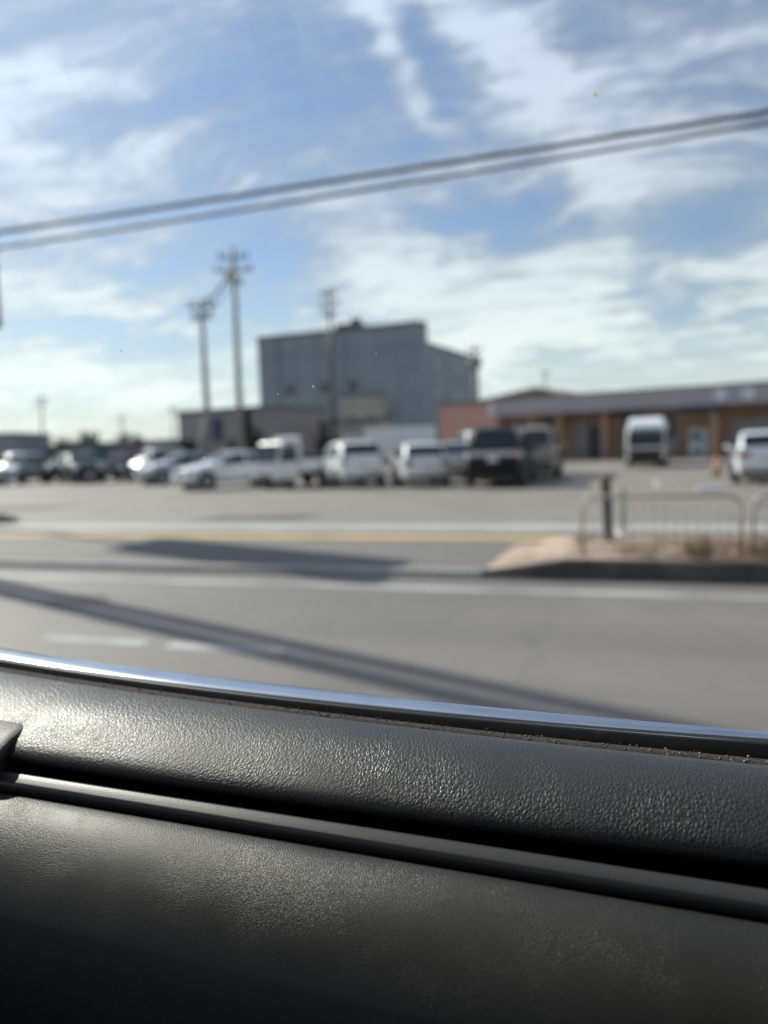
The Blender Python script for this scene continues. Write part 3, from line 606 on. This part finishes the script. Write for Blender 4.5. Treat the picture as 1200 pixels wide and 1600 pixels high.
# ------------------------------------------------------------------ poles
def utility_pole(label, px, D, top_y, base_lean_px, r, arms, mat_='pole_concrete', trans=False, group='utility poles behind the cars', step=True):
    b = dep(px+base_lean_px, 720, D); tp = dep(px, top_y, D)
    lean = Vector((tp.x-b.x, tp.y-b.y, 0)); h = tp.z
    t = thing('utility_pole', label, 'utility pole', (b.x, b.y, 0), 0, group)
    # direction to the pole foot is kept, the top follows the photographed lean
    k = h/(tp.z-b.z) if tp.z != b.z else 1
    base = Vector((0, 0, 0)); top = Vector((lean.x*.9, lean.y*.9, h))
    MB().tube([base, top*.5, top], r, 12, r*.62).build('shaft', mat_, t, True)
    for (fz, ln, ang) in arms:
        p = top*fz; d = Vector((math.cos(ang), math.sin(ang), 0))*ln/2
        arm = MB().box((p.x-.05, p.y-.05, p.z-.05), (p.x+.05, p.y+.05, p.z+.05)).tube([p-d, p+d], .055, 6).build('crossarm', 'dark_metal', t)
        ins = MB()
        for q in (-.95, -.55, .55, .95):
            c = p+d*q; ins.lathe([(.03, 0), (.09, .06), (.05, .12), (.09, .18), (.05, .24), (.08, .3), (.02, .36)], (c.x, c.y, c.z), 'z', 8)
        ins.build('insulators', 'pole_concrete', arm)
    if trans:
        for q in ((-.45, 0), (.45, .1)):
            p = top*.80; MB().lathe([(.1, 0), (.26, .05), (.26, .75), (.1, .85)], (p.x+q[0], p.y+q[1], p.z), 'z', 14).build('transformer', 'galv', t, True)
    if step:
        s = MB()
        for z in np.arange(2.5, h*.8, .9): p = top*(z/h); s.tube([(p.x-.3, p.y, p.z), (p.x+.3, p.y, p.z)], .012, 5)
        s.build('foot_pegs', 'dark_metal', t)
    return t, Vector((b.x, b.y, 0))+top
tA, topA = utility_pole('pale concrete pole leaning left, shorter of the two beside the grey block', 314, 42, 470, 14, .20, [(.965, 1.5, .2), (.90, 1.1, .2)])
tB, topB = utility_pole('tallest pole with crossarms and insulators, left of the grey block', 364, 44, 388, 14, .21, [(.955, 1.7, .3), (.90, 2.1, .3), (.85, 1.2, 1.2)], trans=False)
utility_pole('utility pole standing in front of the middle of the grey block', 513, 56, 452, 10, .17, [(.97, 1.2, .1), (.91, 1.4, .1), (.85, 1.0, .1)], trans=False, mat_='dark_metal')
utility_pole('utility pole at the right corner of the grey block above the salmon wall', 741, 80, 540, 4, .25, [(.95, 1.6, .1), (.88, 1.4, .1)], trans=True)
utility_pole('small distant pole above the shop roof', 852, 120, 578, 1, .2, [(.95, 1.6, .1)], step=False)
utility_pole('small distant pole near the left edge of the skyline', 65, 120, 618, 3, .2, [(.95, 1.8, .1), (.86, 1.8, .1)], step=False)
utility_pole('small distant pole left of the taupe building', 270, 120, 636, 2, .18, [(.95, 1.4, .1)], step=False)
utility_pole('smallest distant pole above the dark shop with the purple band', 190, 130, 650, 2, .16, [(.93, 1.4, .1)], step=False)
# slanting strut of the leaning pole
a = dep(325, 640, 42.3); b = gnd(300, 735)
b = Vector((dep(302, 735, 41.5).x, dep(302, 735, 41.5).y, 0))
tag(MB().tube([tuple(b), tuple(a)], .16, 10, .12).build('pole_strut', 'pole_concrete', None, True), 'pale slanting strut propping the shorter leaning pole', 'strut')
# cables between poles
def sag(p, q, s, n=16): return [p.lerp(q, i/n)+Vector((0, 0, -4*s*(i/n)*(1-i/n))) for i in range(n+1)]
tag(MB().tube(sag(topA-Vector((0, 0, .15)), topB-Vector((0, 0, 1.0)), .35), .07, 6).tube(sag(topA-Vector((0, 0, .7)), topB-Vector((0, 0, 1.5)), .5), .03, 6).build('pole_cable', 'cable'), 'dark cable sagging between the two tall poles on the left', 'cable')
# twin overhead cables along the road
for (z, r_, lab, sl) in ((3.97+1.5, .034, 'upper and darker of the two overhead cables crossing the sky', 0), (3.82+1.5, .026, 'lower and thinner of the two overhead cables crossing the sky', .0132)):
    pts = [(x, 11.0, z+.0004*(x+4)**2 - .03 + sl*15*math.tanh(x/15)) for x in np.linspace(-70, 60, 60)]
    tag(MB().tube(pts, r_, 8).build('overhead_cable', 'cable', None, True), lab, 'cable', 'overhead cables along the road')
# near poles outside the frame: they carry the cables and throw the long shadows on the road
def near_pole(loc, h, r, lab):
    t = thing('roadside_pole', lab, 'utility pole', loc)
    MB().tube([(0, 0, 0), (0, 0, h*.5), (0, 0, h)], r, 14, r*.7).build('shaft', 'pole_concrete', t, True)
    return t

near_pole((-12.5, 8.92, .03), 12.5, .15, 'concrete utility pole on the pavement just outside the left edge')
near_pole((-14.5, 10.03, .03), 12.5, .14, 'second concrete pole on the pavement, behind the first one')

# ------------------------------------------------------------------ roadside sign at the left edge
sp = Vector((-13.3, 12.63, 0))
t = thing('pylon_sign', 'dark tall sign board just showing its corner at the left edge', 'sign', sp, R(0))
MB().tube([(0, 0, 0), (0, 0, 4.4)], .09, 14).build('post', 'galv', t, True)
MB().box((-.12, -.74, 4.3), (.12, .74, 8.2)).build('board', mat('slate sign board', (.07, .08, .10), .5, var=.1, vs=2), t, bevel=.02)
MB().box((.123, -.68, 4.42), (.135, .68, 8.1)).build('face', mat('sign face', (.16, .18, .22), .4, var=.1, vs=2), t)

# ------------------------------------------------------------------ guard fence, posts, cone
def fence_panel(x0, x1, y, lab):
    t = thing('guard_fence', lab, 'fence', ((x0+x1)/2, y, .19), 0, 'pipe fence panels on the kerb island')
    w = (x1-x0)/2; h = .64; c = .14; pts = [(-w, 0, 0), (-w, 0, h-c)]
    for k in range(1, 7): q = k/6*math.pi/2; pts.append((-w+c-c*math.cos(q), 0, h-c+c*math.sin(q)))
    pts += [(-p[0], 0, p[2]) for p in pts[::-1]]
    MB().tube(pts, .021, 10).build('frame', 'fence', t, True)
    MB().tube([(-w, 0, .10), (w, 0, .10)], .018, 8).build('bottom_rail', 'fence', t, True)
    n = 15
    for i in range(1, n): x = -w+2*w*i/n; MB().tube([(x, 0, .10), (x, 0, h-.005)], .0075, 6).build('bar', 'fence', t, True)
    for s in (-1, 1): MB().box((s*w-.05, -.05, -.01), (s*w+.05, .05, .012)).build('foot_plate', 'dark_metal', t)
fence_panel(-.70, .95, 8.98, 'left brown pipe fence panel with upright bars, nearest the driveway')
fence_panel(1.07, 2.95, 8.98, 'right brown pipe fence panel cut by the right edge')
p = gnd(951, 846, .18)
t = thing('bollard', 'dark brown bollard with reddish top just behind the fence panel', 'bollard', (p.x, p.y, .18)); t.rotation_euler = (0, -.04, 0)
MB().lathe([(.075, 0), (.075, .02), (.062, .03), (.060, .62), (.052, .64)], n=20).build('post', 'brown', t, True)
MB().lathe([(.052, .641), (.064, .65), (.064, .80), (.05, .84), (.01, .85)], n=20).build('cap', 'rust', t, True)
p = gnd(974, 836, .035)
t = thing('marker_post', 'slim green marker post with pale base beside the dark bollard', 'post', (p.x, p.y, .035))
MB().lathe([(.12, 0), (.11, .035), (.05, .05)], n=18).build('base', 'white', t, True)
MB().lathe([(.035, .05), (.032, .66), (.012, .70)], n=14).build('tube', 'green', t, True)
p = gnd(1120, 743)
t = thing('traffic_cone', 'orange traffic cone standing on the lot before the shop', 'cone', (p.x, p.y, 0))
MB().box((-.2, -.2, 0), (.2, .2, .03)).build('base', 'black', t); MB().lathe([(.15, .03), (.035, .66), (.02, .68)], n=18).build('body', 'orange', t, True)
MB().lathe([(.112, .25), (.078, .42)], n=18).build('band', 'white', t, True)
for (px, py, lab) in ((955, 738, 'pale concrete wheel stop near the delivery truck'), (1108, 768, 'pale concrete wheel stop behind the fence panel, left of the right-edge hatchback')):
    p = gnd(px, py); tag(MB().box((p.x-.3, p.y-.07, 0), (p.x+.3, p.y+.07, .12)).build('wheel_stop', 'white', bevel=.03), lab, 'wheel stop', 'wheel stops in the lot')

# ------------------------------------------------------------------ plants
def blades(name, xs, ys, z, n, h, m, seed, lab=None, k='stuff', dens=None):
    r_ = np.random.default_rng(seed); X = r_.uniform(*xs, n); Y = r_.uniform(*ys, n)
    keep = (np.sin(X*2.3)+np.sin(X*5.1+Y*3)+r_.normal(size=n)*.8) > -.6; X, Y = X[keep], Y[keep]; n = len(X)
    a = r_.uniform(0, math.tau, n); hh = h*r_.uniform(.4, 1.3, n); w_ = .006
    dx, dy = np.cos(a), np.sin(a); L_ = r_.uniform(.1, .7, n)*hh
    V = np.stack([np.stack([X-dy*w_, Y+dx*w_, np.full(n, z)], 1), np.stack([X+dy*w_, Y-dx*w_, np.full(n, z)], 1), np.stack([X+dx*L_, Y+dy*L_, z+hh], 1)], 1).reshape(-1, 3)
    o = mesh_obj(name, V, [(3*i, 3*i+1, 3*i+2) for i in range(n)], m)
    return kind(o, k)
blades('dry_grass', (-.9, 6), (8.6, 10.4), .184, 9000, .07, 'dry', 3)
for (x, y, s, sd_) in ((.55, 8.62, .20, 4), (1.15, 8.55, .30, 5), (1.6, 8.75, .26, 6)):
    o = leaves('weed', (x, y, .2+s*.45), (s, s*.7, s*.5), 260, .03, MAT['dry'], None, sd_, 8)
    tag(o, {4: 'small dry weed clump at the kerb below the left fence panel', 5: 'larger dry weed clump at the gap between fence panels', 6: 'dry weed clump under the right fence panel'}[sd_], 'weed', 'dry weeds along the kerb')
p = gnd(8, 818)
o = leaves('dry_bush', (p.x-.3, p.y, .10), (.7, .4, .12), 900, .05, MAT['dry'], None, 9, 10); tag(o, 'low brown dried plant on the lot edge at the far left', 'plant')
for i, (px, D, top, wpx, lab) in enumerate([(100, 78, 688, 60, 'dark bushy tree over the warehouse at the far left'), (138, 72, 676, 36, 'rounded dark tree beside the teal shed'), (190, 75, 682, 40, 'dark tree just left above the dark shop with the purple band'),
        (218, 76, 678, 30, 'small dark tree above the middle of the dark shop'), (400, 54, 672, 26, 'dark narrow tree at the left foot of the grey block'), (507, 54, 652, 30, 'dark bare-looking tree at the foot of the middle pole'), (383, 56, 638, 20, 'small round tree behind the tallest pole')]):
    d = dep(px, top, D); tree('tree', (d.x, d.y, 0), d.z, wpx/F*D, 'dark_leaf', lab, seed=i+2, group='trees behind the lot')

# ------------------------------------------------------------------ the car the picture is taken from
exec_interior = True
own = thing('own_car', 'inside of the car door with padded black top, trim strip and window pane', 'car', (0, 0, 0))
def curve(pts):
    xs = np.array([p[0] for p in pts]); ys = np.array([p[1] for p in pts]); c = np.polyfit(xs, ys, 2 if len(pts) > 4 else 1)
    def f(x):
        a, b = -.56, .12; xx = min(max(x, a), b); y = np.polyval(c, xx)
        d = np.polyval(np.polyder(c), a if x < a else b); return float(y + (d*(x-xx) if x < a or x > b else 0))
    return f
yA = curve([(-.544, .521), (-.383, .487), (-.265, .477), (-.166, .470), (-.08, .466), (.063, .457)])
yB = curve([(-.52, .497), (-.372, .472), (-.257, .460), (-.078, .453), (.062, .450)])
yC = curve([(-.487, .464), (-.35, .443), (-.243, .434), (-.152, .426), (-.073, .420), (.057, .417)])
yD = curve([(-0.3713, 0.3735), (-0.2947, 0.3692), (-0.2073, 0.366), (-0.1317, 0.367), (-0.0637, 0.3638), (0.0507, 0.3649)])
yE = curve([(-0.3743, 0.3668), (-0.2065, 0.3647), (-0.0635, 0.3571), (0.0495, 0.3539)])
yF = curve([(-0.3597, 0.3651), (-0.2029, 0.3575), (-0.0623, 0.3511), (0.0472, 0.3447)])
yG = curve([(-0.3818, 0.3593), (-0.2885, 0.3593), (-0.2016, 0.3529), (-0.0622, 0.3486), (0.0483, 0.3453)])
yF = lambda x: yE(x)-.0070-.003*min(max(x+.3, 0), .4)
yG = lambda x: yF(x)-.0012
X0, X1 = -1.02, .52
def sweep(name, prof, m, n=160, x0=X0, x1=X1, parent=own, smooth=True, close=False):
    """prof: list of (y function, dy, z)"""
    V = []; k = len(prof)
    for i in range(n+1):
        x = x0+(x1-x0)*i/n
        for (fy, dy, z) in prof: V.append((x, fy(x)+dy, EYE+z))
    Fc = [(i*k+j, i*k+j+1, (i+1)*k+j+1, (i+1)*k+j) for i in range(n) for j in range(k-1)]
    if close:
        Fc += [(i*k+k-1, i*k, (i+1)*k, (i+1)*k+k-1) for i in range(n)]; Fc += [tuple(range(k)), tuple(n*k+j for j in range(k))]
    return mesh_obj(name, V, Fc, m, parent, smooth)
def leather(name, base, scale, strength, rough, fine=0.0, spec=.5):
    m = bpy.data.materials.new(name); m.use_nodes = True; t = m.node_tree; p = t.nodes['Principled BSDF']; n_ = t.nodes.new; l = t.links.new
    p.inputs['Base Color'].default_value = (*base, 1); p.inputs['Roughness'].default_value = rough; p.inputs['Specular IOR Level'].default_value = spec
    tcn = n_('ShaderNodeTexCoord'); wn = n_('ShaderNodeTexNoise'); wn.inputs['Scale'].default_value = scale*.7; wn.inputs['Detail'].default_value = 3
    l(tcn.outputs['Object'], wn.inputs['Vector'])
    va = n_('ShaderNodeVectorMath'); va.operation = 'SUBTRACT'; l(wn.outputs['Color'], va.inputs[0]); va.inputs[1].default_value = (.5, .5, .5)
    vs = n_('ShaderNodeVectorMath'); vs.operation = 'SCALE'; l(va.outputs[0], vs.inputs[0]); vs.inputs[3].default_value = .9/scale
    vb = n_('ShaderNodeVectorMath'); vb.operation = 'ADD'; l(tcn.outputs['Object'], vb.inputs[0]); l(vs.outputs[0], vb.inputs[1])
    mp = n_('ShaderNodeMapping'); l(vb.outputs[0], mp.inputs[0]); mp.inputs['Rotation'].default_value = (0, 0, R(25)); mp.inputs['Scale'].default_value = (1.0, .62, 1)
    vo = n_('ShaderNodeTexVoronoi'); vo.feature = 'DISTANCE_TO_EDGE'; vo.inputs['Scale'].default_value = scale; l(mp.outputs[0], vo.inputs['Vector'])
    mr = n_('ShaderNodeMapRange'); mr.interpolation_type = 'SMOOTHSTEP'; mr.inputs[1].default_value = 0.0; mr.inputs[2].default_value = .28; l(vo.outputs[0], mr.inputs[0])
    nz = n_('ShaderNodeTexNoise'); nz.inputs['Scale'].default_value = scale*1.6; nz.inputs['Detail'].default_value = 5; l(tcn.outputs['Object'], nz.inputs['Vector'])
    ad = n_('ShaderNodeMath'); ad.operation = 'MULTIPLY_ADD'; l(nz.outputs['Fac'], ad.inputs[0]); ad.inputs[1].default_value = .9+fine; l(mr.outputs[0], ad.inputs[2])
    b = n_('ShaderNodeBump'); b.inputs['Strength'].default_value = strength; b.inputs['Distance'].default_value = .22/scale; l(ad.outputs[0], b.inputs['Height']); l(b.outputs[0], p.inputs['Normal'])
    # the embossing is deeper in some places than others
    vn = n_('ShaderNodeTexNoise'); vn.inputs['Scale'].default_value = 26; vn.inputs['Detail'].default_value = 4; l(tcn.outputs['Object'], vn.inputs['Vector'])
    vr = n_('ShaderNodeMapRange'); vr.inputs[1].default_value = .3; vr.inputs[2].default_value = .7; vr.inputs[3].default_value = strength*.45; vr.inputs[4].default_value = strength*1.6; l(vn.outputs['Fac'], vr.inputs[0]); l(vr.outputs[0], b.inputs['Strength'])
    # fine dust
    du = n_('ShaderNodeTexNoise'); du.inputs['Scale'].default_value = 700; du.inputs['Detail'].default_value = 3; l(tcn.outputs['Object'], du.inputs['Vector'])
    dr = n_('ShaderNodeMapRange'); dr.inputs[1].default_value = .70; dr.inputs[2].default_value = .78; l(du.outputs['Fac'], dr.inputs[0])
    dm = n_('ShaderNodeMix'); dm.data_type = 'RGBA'; l(dr.outputs[0], dm.inputs[0]); dm.inputs[6].default_value = (*base, 1); dm.inputs[7].default_value = (.16, .15, .13, 1); l(dm.outputs[2], p.inputs['Base Color'])
    # dust and wear
    dn = n_('ShaderNodeTexNoise'); dn.inputs['Scale'].default_value = 9; dn.inputs['Detail'].default_value = 7; l(tcn.outputs['Object'], dn.inputs['Vector'])
    r2 = n_('ShaderNodeMapRange'); r2.inputs[1].default_value = .3; r2.inputs[2].default_value = .75; r2.inputs[3].default_value = rough-.05; r2.inputs[4].default_value = rough+.08
    l(dn.outputs['Fac'], r2.inputs[0]); l(r2.outputs[0], p.inputs['Roughness'])
    return m
LEA = leather('pebbled black leather', (.028, .030, .034), 470, .30, .46, spec=.62)
PAN = leather('soft black panel', (.022, .022, .021), 1000, .30, .47, .6)
RAIL = mat('satin trim', (.034, .035, .037), .42, var=.05, vs=20, bump=.2, bs=1200, spec=.7)
# padded top, rolled edges
def yP(t): return lambda x: yC(x)*(1-t)+yD(x)*t
sweep('door_top_pad', [(yC, .002, -.182), (yC, .0025, -.172), (yC, .0015, -.1690), (yC, -.0010, -.1680), (yC, -.006, -.1677), (yP(.26), 0, -.1685), (yP(.43), 0, -.1705), (yP(.61), 0, -.1742), (yP(.79), 0, -.1803), (yP(.885), 0, -.1838), (yP(.945), 0, -.1865), (yD, .0008, -.1893),
                      (yD, .0, -.1918), (yD, .0015, -.1945), (yD, .006, -.198), (yD, .02, -.200)], LEA, 240)
sweep('groove', [(yD, .03, -.199), (yD, .012, -.214), (yE, -.0005, -.214)], 'black')
sweep('trim_strip', [(yE, .0015, -.211), (yE, .0008, -.2000), (yE, .0, -.1990), (yE, -.0012, -.1992), (yF, .0035, -.2008), (yF, .0014, -.2018), (yF, .0003, -.2027), (yF, .0, -.2055), (yF, .0012, -.2095), (yF, .004, -.2105), (yF, .004, -.216)], RAIL)
sweep('panel_gap', [(yF, .006, -.213), (yF, .003, -.220), (yG, -.003, -.220)], 'black')
sweep('door_panel', [(yG, .0025, -.223), (yG, .0015, -.2105), (yG, .0, -.2088), (yG, -.003, -.2085), (yG, -.010, -.2105), (yG, -.020, -.2150), (yG, -.032, -.2230), (yG, -.043, -.2340), (yG, -.052, -.248), (yG, -.058, -.266), (yG, -.061, -.295), (yG, -.058, -.35), (yG, -.05, -.43), (yG, -.03, -.52), (yG, -.05, -.56), (yG, -.03, -.75)], PAN, 200)
# seal with dust, glass, outer belt moulding, outer skin
FELT = mat('window seal felt', (.014, .012, .012), .9, c2=(.045, .033, .028), vs=260, bump=1.0, bs=700, detail=8)
sweep('window_seal', [(yC, .0028, -.190), (yC, .003, -.174), (yC, .0045, -.1714), (yC, .0065, -.1701), (yC, .0125, -.1702), (yC, .0152, -.1722), (yC, .0165, -.186)], FELT)
r_ = np.random.default_rng(5); cr = MB()
for i in range(320):
    x = r_.uniform(-.5, .15) if i % 3 else r_.normal(-.12, .08); y = yC(x)+r_.uniform(.005, .0155); s = r_.uniform(.0003, .0010)
    c = (x, y, EYE-.1700); cr.add([(c[0]+s*a, c[1]+s*b, c[2]+s*d) for a, b, d in ((1, 0, 0), (-.6, .8, 0), (-.5, -.8, 0), (0, 0, .9))], [(0, 1, 3), (1, 2, 3), (2, 0, 3), (0, 2, 1)])
kind(cr.build('dust_crumbs', mat('brown crumbs', (.22, .15, .11), .8, c2=(.5, .45, .38), vs=900), own), 'stuff')
MOULD = mat('satin belt moulding', (.56, .60, .66), .18, .0, var=.06, vs=30)
MOULD.node_tree.nodes['Principled BSDF'].inputs['Metallic'].default_value = 1.0
MOULD2 = MOULD.node_tree.nodes['Principled BSDF']
def yM(t): return lambda x: yB(x)*(1-t)+yA(x)*t
sweep('outer_rubber', [(yB, -.0012, -.192), (yB, -.0012, -.1712), (yB, -.0004, -.1697), (yM(.08), 0, -.1696)], 'black')
sweep('belt_moulding', [(yB, .0, -.1705), (yB, .0002, -.1690), (yM(.10), 0, -.1680), (yM(.3), 0, -.1671), (yM(.55), 0, -.1661), (yM(.8), 0, -.1655), (yM(.93), 0, -.1656), (yA, .0, -.1665), (yA, .0012, -.170), (yA, .002, -.188)], MOULD)
GL = bpy.data.materials.new('window pane glass'); GL.use_nodes = True; t_ = GL.node_tree; t_.nodes.clear()
go = t_.nodes.new('ShaderNodeOutputMaterial'); tr = t_.nodes.new('ShaderNodeBsdfTransparent'); gs = t_.nodes.new('ShaderNodeBsdfGlossy'); fr = t_.nodes.new('ShaderNodeFresnel'); mx = t_.nodes.new('ShaderNodeMixShader')
tr.inputs[0].default_value = (.90, .95, .93, 1); gs.inputs['Roughness'].default_value = .0; ge_ = t_.nodes.new('ShaderNodeNewGeometry'); mr0 = t_.nodes.new('ShaderNodeMapRange'); mr0.inputs[3].default_value = 1.45; mr0.inputs[4].default_value = 1/1.45; t_.links.new(ge_.outputs['Backfacing'], mr0.inputs[0]); t_.links.new(mr0.outputs[0], fr.inputs[0])
t_.links.new(fr.outputs[0], mx.inputs[0]); t_.links.new(tr.outputs[0], mx.inputs[1]); t_.links.new(gs.outputs[0], mx.inputs[2])
df = t_.nodes.new('ShaderNodeBsdfDiffuse'); df.inputs[0].default_value = (.8, .8, .78, 1); m2 = t_.nodes.new('ShaderNodeMixShader')
tcn = t_.nodes.new('ShaderNodeTexCoord'); sn = t_.nodes.new('ShaderNodeTexNoise'); sn.inputs['Scale'].default_value = 14; sn.inputs['Detail'].default_value = 9; sn.inputs['Roughness'].default_value = .7
t_.links.new(tcn.outputs['Object'], sn.inputs['Vector']); mr = t_.nodes.new('ShaderNodeMapRange'); mr.inputs[1].default_value = .48; mr.inputs[2].default_value = .75; mr.inputs[3].default_value = .034; mr.inputs[4].default_value = .09
t_.links.new(sn.outputs['Fac'], mr.inputs[0]); t_.links.new(mr.outputs[0], m2.inputs[0]); t_.links.new(mx.outputs[0], m2.inputs[1]); t_.links.new(df.outputs[0], m2.inputs[2]); t_.links.new(m2.outputs[0], go.inputs[0])
def yW(x): return yC(x)+.0175
V = []; n = 60
for i in range(n+1):
    x = X0+(X1-X0)*i/n
    for z in np.linspace(-.20, .36, 8): V.append((x, yW(x)+.002-.22*(z+.175)-.06*(z+.175)**2, EYE+z))
mesh_obj('window_pane', V, [(i*8+j, i*8+j+1, (i+1)*8+j+1, (i+1)*8+j) for i in range(n) for j in range(7)], GL, own, True)
# small dirt specks stuck on the pane
sp_ = MB()
for (px, py, s) in ((190, 548, .0007), (490, 604, .0006), (588, 553, .0004), (320, 715, .0006), (930, 148, .0010), (862, 296, .0004), (435, 616, .0005), (95, 688, .0004), (545, 492, .0003), (862, 968, .0004), (240, 700, .0005), (1065, 322, .0003)):
    d = ray(px, py); tt = .42/d.y
    for _ in range(12):
        x = d.x*tt; z = d.z*tt; y = yW(x)+.002-.22*(z+.175)-.06*(z+.175)**2; tt = y/d.y
    c = Vector((d.x*tt, y-.0004, d.z*tt+EYE))
    sp_.lathe([(s*.3, -.0001), (s, 0), (s*.3, .0001)], tuple(c), 'y', 8)
SPK = bpy.data.materials.new('mineral specks'); SPK.use_nodes = True; q_ = SPK.node_tree; q_.nodes.clear(); a_ = q_.nodes.new('ShaderNodeBsdfTranslucent'); a_.inputs[0].default_value = (.72, .72, .70, 1); b_ = q_.nodes.new('ShaderNodeOutputMaterial'); q_.links.new(a_.outputs[0], b_.inputs[0])
kind(sp_.build('dirt_specks', SPK, own), 'stuff')
SKIN = paint('own car paint', (.45, .47, .50), .3)
sweep('outer_skin', [(yA, .0035, -.176), (yA, .010, -.190), (yA, .05, -.235), (yA, .10, -.33), (yA, .12, -.50), (yA, .11, -.70), (yA, .06, -.98), (yA, .02, -1.12)], SKIN, 60)
# grab-handle bezel on the left
def lens(name, pts_x, prof, m): pass
V = []; XB = [(-.62, 1.0), (-.418, 1.0), (-.398, .98), (-.392, .90)]
sec_ = [(.022, -.1775), (.006, -.1810), (-.006, -.1862), (-.014, -.1930), (-.018, -.205), (-.016, -.216), (-.008, -.222), (.012, -.224)]
for x, k in XB:
    for dy, z in sec_: V.append((x, yD(x)+dy*k, EYE+(-.20+(z+.20)*k)))
k = len(sec_); Fc = [(i*k+j, i*k+(j+1) % k, (i+1)*k+(j+1) % k, (i+1)*k+j) for i in range(len(XB)-1) for j in range(k)]+[tuple(range(k)), tuple((len(XB)-1)*k+j for j in range(k))]
o = mesh_obj('pull_handle', V, Fc, leather('handle plastic', (.04, .04, .04), 900, .3, .5, .6), own, False); b = o.modifiers.new('b', 'BEVEL'); b.width = .0022; b.segments = 4; b.limit_method = 'ANGLE'; b.angle_limit = R(12)
for q in o.data.polygons: q.use_smooth = True
# rest of the cabin, outside the frame: it shades the lower door as the real one does
CAB = mat('dark cabin trim', (.03, .03, .032), .8, var=.1, vs=5); HEAD = mat('grey headlining', (.16, .155, .15), .9, var=.05, vs=8); SEAT = mat('dark seat fabric', (.035, .035, .038), .9, var=.15, vs=30)
def cb(name, m, *bx_, bevel=.02):
    q = MB()
    for a, b in bx_: q.box((a[0], a[1], a[2]+EYE), (b[0], b[1], b[2]+EYE))
    return q.build(name, m, own, bevel=bevel)
cb('roof_lining', HEAD, ((-1.9, -1.15, .37), (1.6, .36, .40)))
cb('roof', SKIN, ((-1.95, -1.2, .405), (1.65, .42, .43)))
cb('pillar', CAB, ((-1.16, .38, -.20), (-1.03, .47, .37)), ((.53, .38, -.20), (.66, .47, .37)), ((-1.16, -1.25, -.20), (-1.03, -1.17, .37)), ((.53, -1.25, -.2), (.66, -1.17, .37)), ((-1.9, -1.2, -.2), (-1.8, -1.1, .37)), ((-1.9, .3, -.2), (-1.8, .42, .37)), ((1.5, -1.2, -.2), (1.6, -1.1, .37)), ((1.5, .3, -.2), (1.6, .42, .37)))
cb('floor', CAB, ((-1.9, -1.25, -1.12), (1.6, .42, -1.05)))
cb('far_door', CAB, ((-1.9, -1.27, -1.05), (1.6, -1.17, -.20)))
cb('side_trim', CAB, ((-1.9, .30, -1.05), (-1.03, .50, -.20)), ((.53, .30, -1.05), (1.6, .50, -.20)))
cb('dashboard', CAB, ((-1.95, -1.2, -1.05), (-1.5, .30, -.18)), bevel=.06)
cb('tailgate', CAB, ((1.3, -1.2, -1.05), (1.6, .30, -.1)), bevel=.03)
cb('seat', SEAT, ((-.35, -.35, -1.04), (.22, .14, -.62)), ((.10, -.35, -.60), (.30, .14, .02)), bevel=.06)
cb('far_seat', SEAT, ((-.35, -1.05, -1.04), (.22, -.52, -.62)), ((.10, -1.05, -.60), (.30, -.52, .02)), bevel=.06)
cb('bonnet', SKIN, ((-3.0, -1.2, -1.1), (-1.96, .45, -.45)), bevel=.15)
for x in (-2.3, .95):
    for y in (-1.1, .42): MB().lathe([(.2, -.11), (.31, -.11), (.34, -.07), (.34, .07), (.31, .11), (.2, .11)], (x, y, .34), 'y').build('wheel', 'tyre', own)
